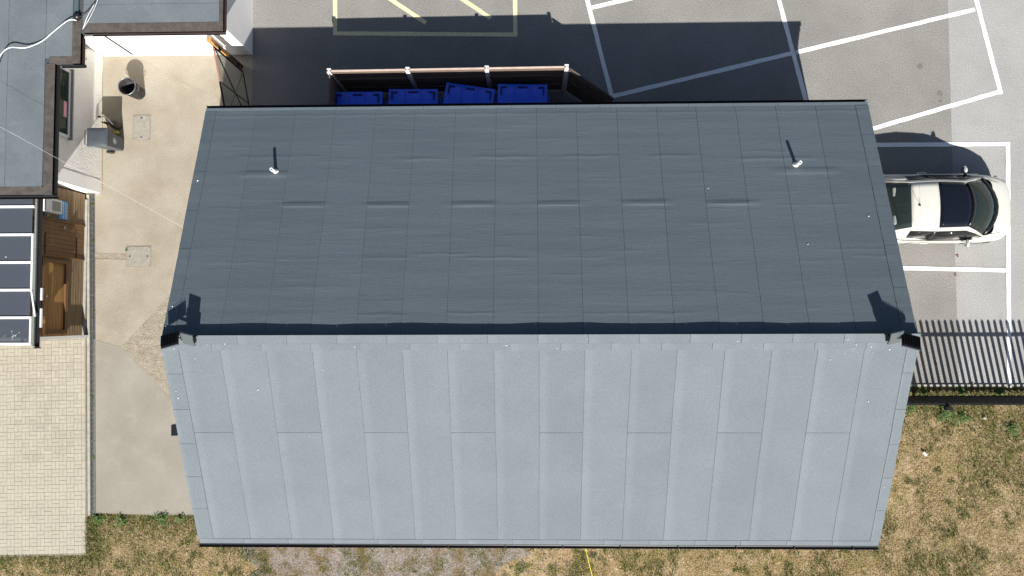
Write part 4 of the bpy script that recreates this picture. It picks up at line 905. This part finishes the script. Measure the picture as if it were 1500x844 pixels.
def blades(name, n, xr, yr, keepf, m, hmin, hmax, wid, lean, label, cat):
    x = rng.uniform(*xr, n); y = rng.uniform(*yr, n); k = keepf(x, y) > rng.uniform(0, 1, n); x = x[k]; y = y[k]; n = len(x)
    a = rng.uniform(0, 2 * np.pi, n); h = rng.uniform(hmin, hmax, n); L = rng.uniform(.3, 1, n) * lean; w_ = wid * rng.uniform(.6, 1.3, n); b = a + rng.uniform(1.2, 1.9, n)
    v = np.zeros((n, 3, 3)); z0 = -.02
    v[:, 0] = np.stack([x - np.cos(b) * w_, y - np.sin(b) * w_, np.full(n, z0)], 1); v[:, 1] = np.stack([x + np.cos(b) * w_, y + np.sin(b) * w_, np.full(n, z0)], 1)
    v[:, 2] = np.stack([x + np.cos(a) * L, y + np.sin(a) * L, z0 + h], 1)
    me = bpy.data.meshes.new(name); me.vertices.add(3 * n); me.vertices.foreach_set('co', v.ravel()); me.loops.add(3 * n); me.loops.foreach_set('vertex_index', np.arange(3 * n))
    me.polygons.add(n); me.polygons.foreach_set('loop_start', np.arange(n) * 3); me.update(); me.validate(); me.materials.append(m)
    o = bpy.data.objects.new(name, me); COL.objects.link(o); return tag(o, label, cat, kind='stuff')
def region(x, y):
    r = ((y < -1.88) & (x > 7.3)) | ((y < -5.30) & (x > PX1 + .02)) | ((y < PYS - .02) & (x <= PX1 + .02)); return r & ~((x > -7.5) & (x < 7.6) & (y > -4.8))
def gravel(x, y): return np.clip((x - gxl) / .9, 0, 1) * np.clip((gxr - .6 - x) / .9, 0, 1) * (y > -9)
def gmask(x, y):   # green patches
    cl = np.clip((fbm(x, y, 5, 19) - .30) * 4, .25, 1)
    g = np.clip((fbm(x, y, .9, 3) - .46) * 3.2, 0, .55) * cl
    g = np.maximum(g, np.clip((fbm(x, y, 3.5, 43) - .60) * 6, 0, .7))
    g = np.maximum(g, np.clip(1 - (-5.2 - y) / .95, 0, 1) * (x < -7.3) * np.clip((fbm(x, y, 2.4, 5) - .15) * 5, 0, 1))
    g = np.maximum(g, np.clip(1 - (-1.9 - y) / 1.3, 0, 1) ** .6 * (x > 7.3) * np.clip((fbm(x, y, 1.9, 6) - .24) * 4, 0, 1))
    g = np.maximum(g, np.clip(1 - (PYS - y) / .45, 0, 1) * (x < PX1) * np.clip((fbm(x, y, 2.4, 7) - .35) * 5, 0, 1)); g = np.maximum(g, np.clip(1.2 - np.abs(x - PX1 - .25) / .5, 0, 1) * (y < -5.3) * (y > -6.6)); return g
blades('dry_grass', 560000, (-16, 16.5), (-8.2, -1.86), lambda x, y: region(x, y) * (1 - .92 * gravel(x, y)) * (1 - .9 * gmask(x, y)) * np.clip((fbm(x, y, 3.1, 9) - .22) * 3.2, .12, 1), GRASSD, .012, .05, .0055, .05, 'dry straw coloured grass on the ground right of and below the shed', 'grass')
blades('green_grass', 800000, (-16, 16.5), (-8.2, -1.86), lambda x, y: region(x, y) * (1 - .8 * gravel(x, y)) * gmask(x, y), GRASSG, .02, .08, .0075, .05, 'green grass patches along the kerbs and in the dry lawn', 'grass')
blades('moss_tufts', 140000, (gxl, gxr), (-8.5, -5.3), lambda x, y: np.clip((fbm(x, y, 3.2, 23) - .55) * 7, 0, 1), GRASSG, .01, .035, .009, .03, 'green moss tufts growing through the gravel below the shed eaves', 'moss')
# gravel stones
n = 5200; mb = MB()
ico = [(0, 0, 1), (.9, 0, .1), (0, .9, -.1), (-.9, 0, .1), (0, -.9, -.1)]
for k in range(n):
    x = rng.uniform(gxl + .1, gxr - .4); y = rng.uniform(-8, -5.3)
    if fbm(np.array([x]), np.array([y]), 2.0, 31)[0] < .45 and rng.uniform() < .85: continue
    if x < at(610, 830).x and rng.uniform() < .7: continue
    r = rng.uniform(.006, .022); a = rng.uniform(0, 6.3); sx, sy = rng.uniform(.7, 1.4), rng.uniform(.7, 1.3); c, s_ = math.cos(a), math.sin(a)
    mb.add([(x + (p[0] * sx * c - p[1] * sy * s_) * r, y + (p[0] * sx * s_ + p[1] * sy * c) * r, -.012 + p[2] * r * .6) for p in ico], [(0, 1, 2), (0, 2, 3), (0, 3, 4), (0, 4, 1)])
tag(mb.build('gravel', STONE), 'loose grey pink gravel below the shed eaves', 'gravel', kind='stuff')
# soil clods in bare patches
mb = MB()
for k in range(2600):
    x = rng.uniform(-13, 14); y = rng.uniform(-7.6, -2.2)
    if not region(np.array([x]), np.array([y]))[0]: continue
    r = rng.uniform(.005, .016); mb.add([(x + p[0] * r, y + p[1] * r, -.022 + p[2] * r * .8) for p in ico], [(0, 1, 2), (0, 2, 3), (0, 3, 4), (0, 4, 1)])
tag(mb.build('soil_crumbs', SOIL), 'small crumbs of dry soil scattered in the lawn', 'soil', kind='stuff')
# leafy weeds
def weed(px, py, r, n, label, z=0, name='weed', grp=None):
    c = at(px, py); mb = MB()
    for k in range(n):
        a = random.uniform(0, 6.283); d = r * math.sqrt(random.random()) * (.7 + .45 * math.sin(3 * a + px)); x, y = c.x + d * math.cos(a), c.y + d * math.sin(a); h = z + random.uniform(.02, .10) * (1 - .6 * d / r) * min(1, r / .15)
        L = random.uniform(.025, .06) * min(1, r / .15 + .3); w_ = L * random.uniform(.25, .4); b = random.uniform(0, 6.283); t_ = random.uniform(-.3, .7) * L
        dx, dy = math.cos(b), math.sin(b)
        mb.add([(x, y, h), (x + dx * L * .5 - dy * w_, y + dy * L * .5 + dx * w_, h + t_ * .6), (x + dx * L, y + dy * L, h + t_ * .4), (x + dx * L * .5 + dy * w_, y + dy * L * .5 - dx * w_, h + t_ * .6)], [(0, 1, 2), (0, 2, 3)])
    for k in range(4):
        a = k * 1.7; mb.tube([(c.x, c.y, -.02), (c.x + r * .5 * math.cos(a), c.y + r * .5 * math.sin(a), z + .07 * min(1, r / .15))], .003, 4)
    return tag(mb.build(name, LEAFM), label, 'weed', grp)
weed(1385, 606, .30, 420, 'largest leafy weed clump below the left end of the railings')
weed(1332, 600, .15, 160, 'weed clump close to the shed verge beside the railings')
weed(1410, 612, .22, 200, 'low weed clump right of the largest one below the railings')
weed(1482, 628, .20, 170, 'small weed patch near the right edge of the photo below the railings')
weed(145, 761, .16, 150, 'weed clump at the lower end of the drainage channel')
weed(178, 763, .20, 130, 'spreading weed between the drainage channel end and the yard edge')
weed(238, 759, .20, 210, 'leafy weed at the middle of the yard edge')
weed(264, 760, .16, 110, 'weed at the yard edge close to the shed corner')
for px, py, nm in ((137, 300, 'tiny weed in the drain edge level with the meter box'), (137, 354, 'tiny weed in the drain edge level with the boarded door'), (186, 366, 'tiny weed at the corner of the wide manhole cover'), (137, 455, 'tiny weed in the drain edge beside the hatch'), (137, 670, 'tiny weed in the lower part of the drain edge'), (136, 582, 'tiny weed midway down the drain edge'), (1352, 573, 'weed inside the railings near the shed'), (1408, 572, 'weed inside the railings by the kerb'), (1463, 575, 'weed inside the railings below the white line')):
    weed(px, py, .055 if px < 1000 else .12, 36 if px < 1000 else 110, nm)
# fallen leaves, litter, stone
for k, (px, py, nm) in enumerate([(1403, 375, 'curled brown leaf on the tarmac south of the car'), (1371, 533, 'brown leaf in the railing shadows near the shed'), (1424, 562, 'orange brown leaf by the kerb at the railings'), (1400, 403, 'small brown leaf below the white bay line'), (1459, 260, 'brown leaf by the nose of the car'), (1414, 604, 'pale orange leaf in the weeds by the railings')]):
    c = at(px, py, .02); mb = MB(); r = .045
    vs = [(c.x, c.y, .015)] + [(c.x + r * math.cos(a + k) * (1 if i % 2 else .65), c.y + r * math.sin(a + k) * (.8 if i % 2 else .5), .012 + .03 * (i % 3) / 2) for i, a in enumerate([q * math.pi / 5 for q in range(10)])]
    tag(mb.add(vs, [(0, i, i % 10 + 1) for i in range(1, 11)]).build('fallen_leaf', LEAFB), nm, 'leaf', 'fallen leaves')
c = at(1355, 665, .05); M = Matrix.Translation((c.x, c.y, .045)) @ Matrix.Rotation(R(-45), 4, 'Z')
tag(MB().box(-.06, .06, -.03, .03, -.012, .012, M).box(-.061, .0, -.02, .02, .0125, .02, M).build('litter', WHITEP, bevel=.004), 'white scrap of litter lying on the dry grass right of the shed', 'litter')
c = at(1443, 612, .04); mb = MB(); mb.lathe([(.001, .05), (.035, .04), (.05, .015), (.045, -.02)], (c.x, c.y, .01), 9)
tag(mb.build('white_stone', CONC, smooth=True), 'round pale stone in the weeds below the railings', 'stone')
print('objects', len(bpy.data.objects))
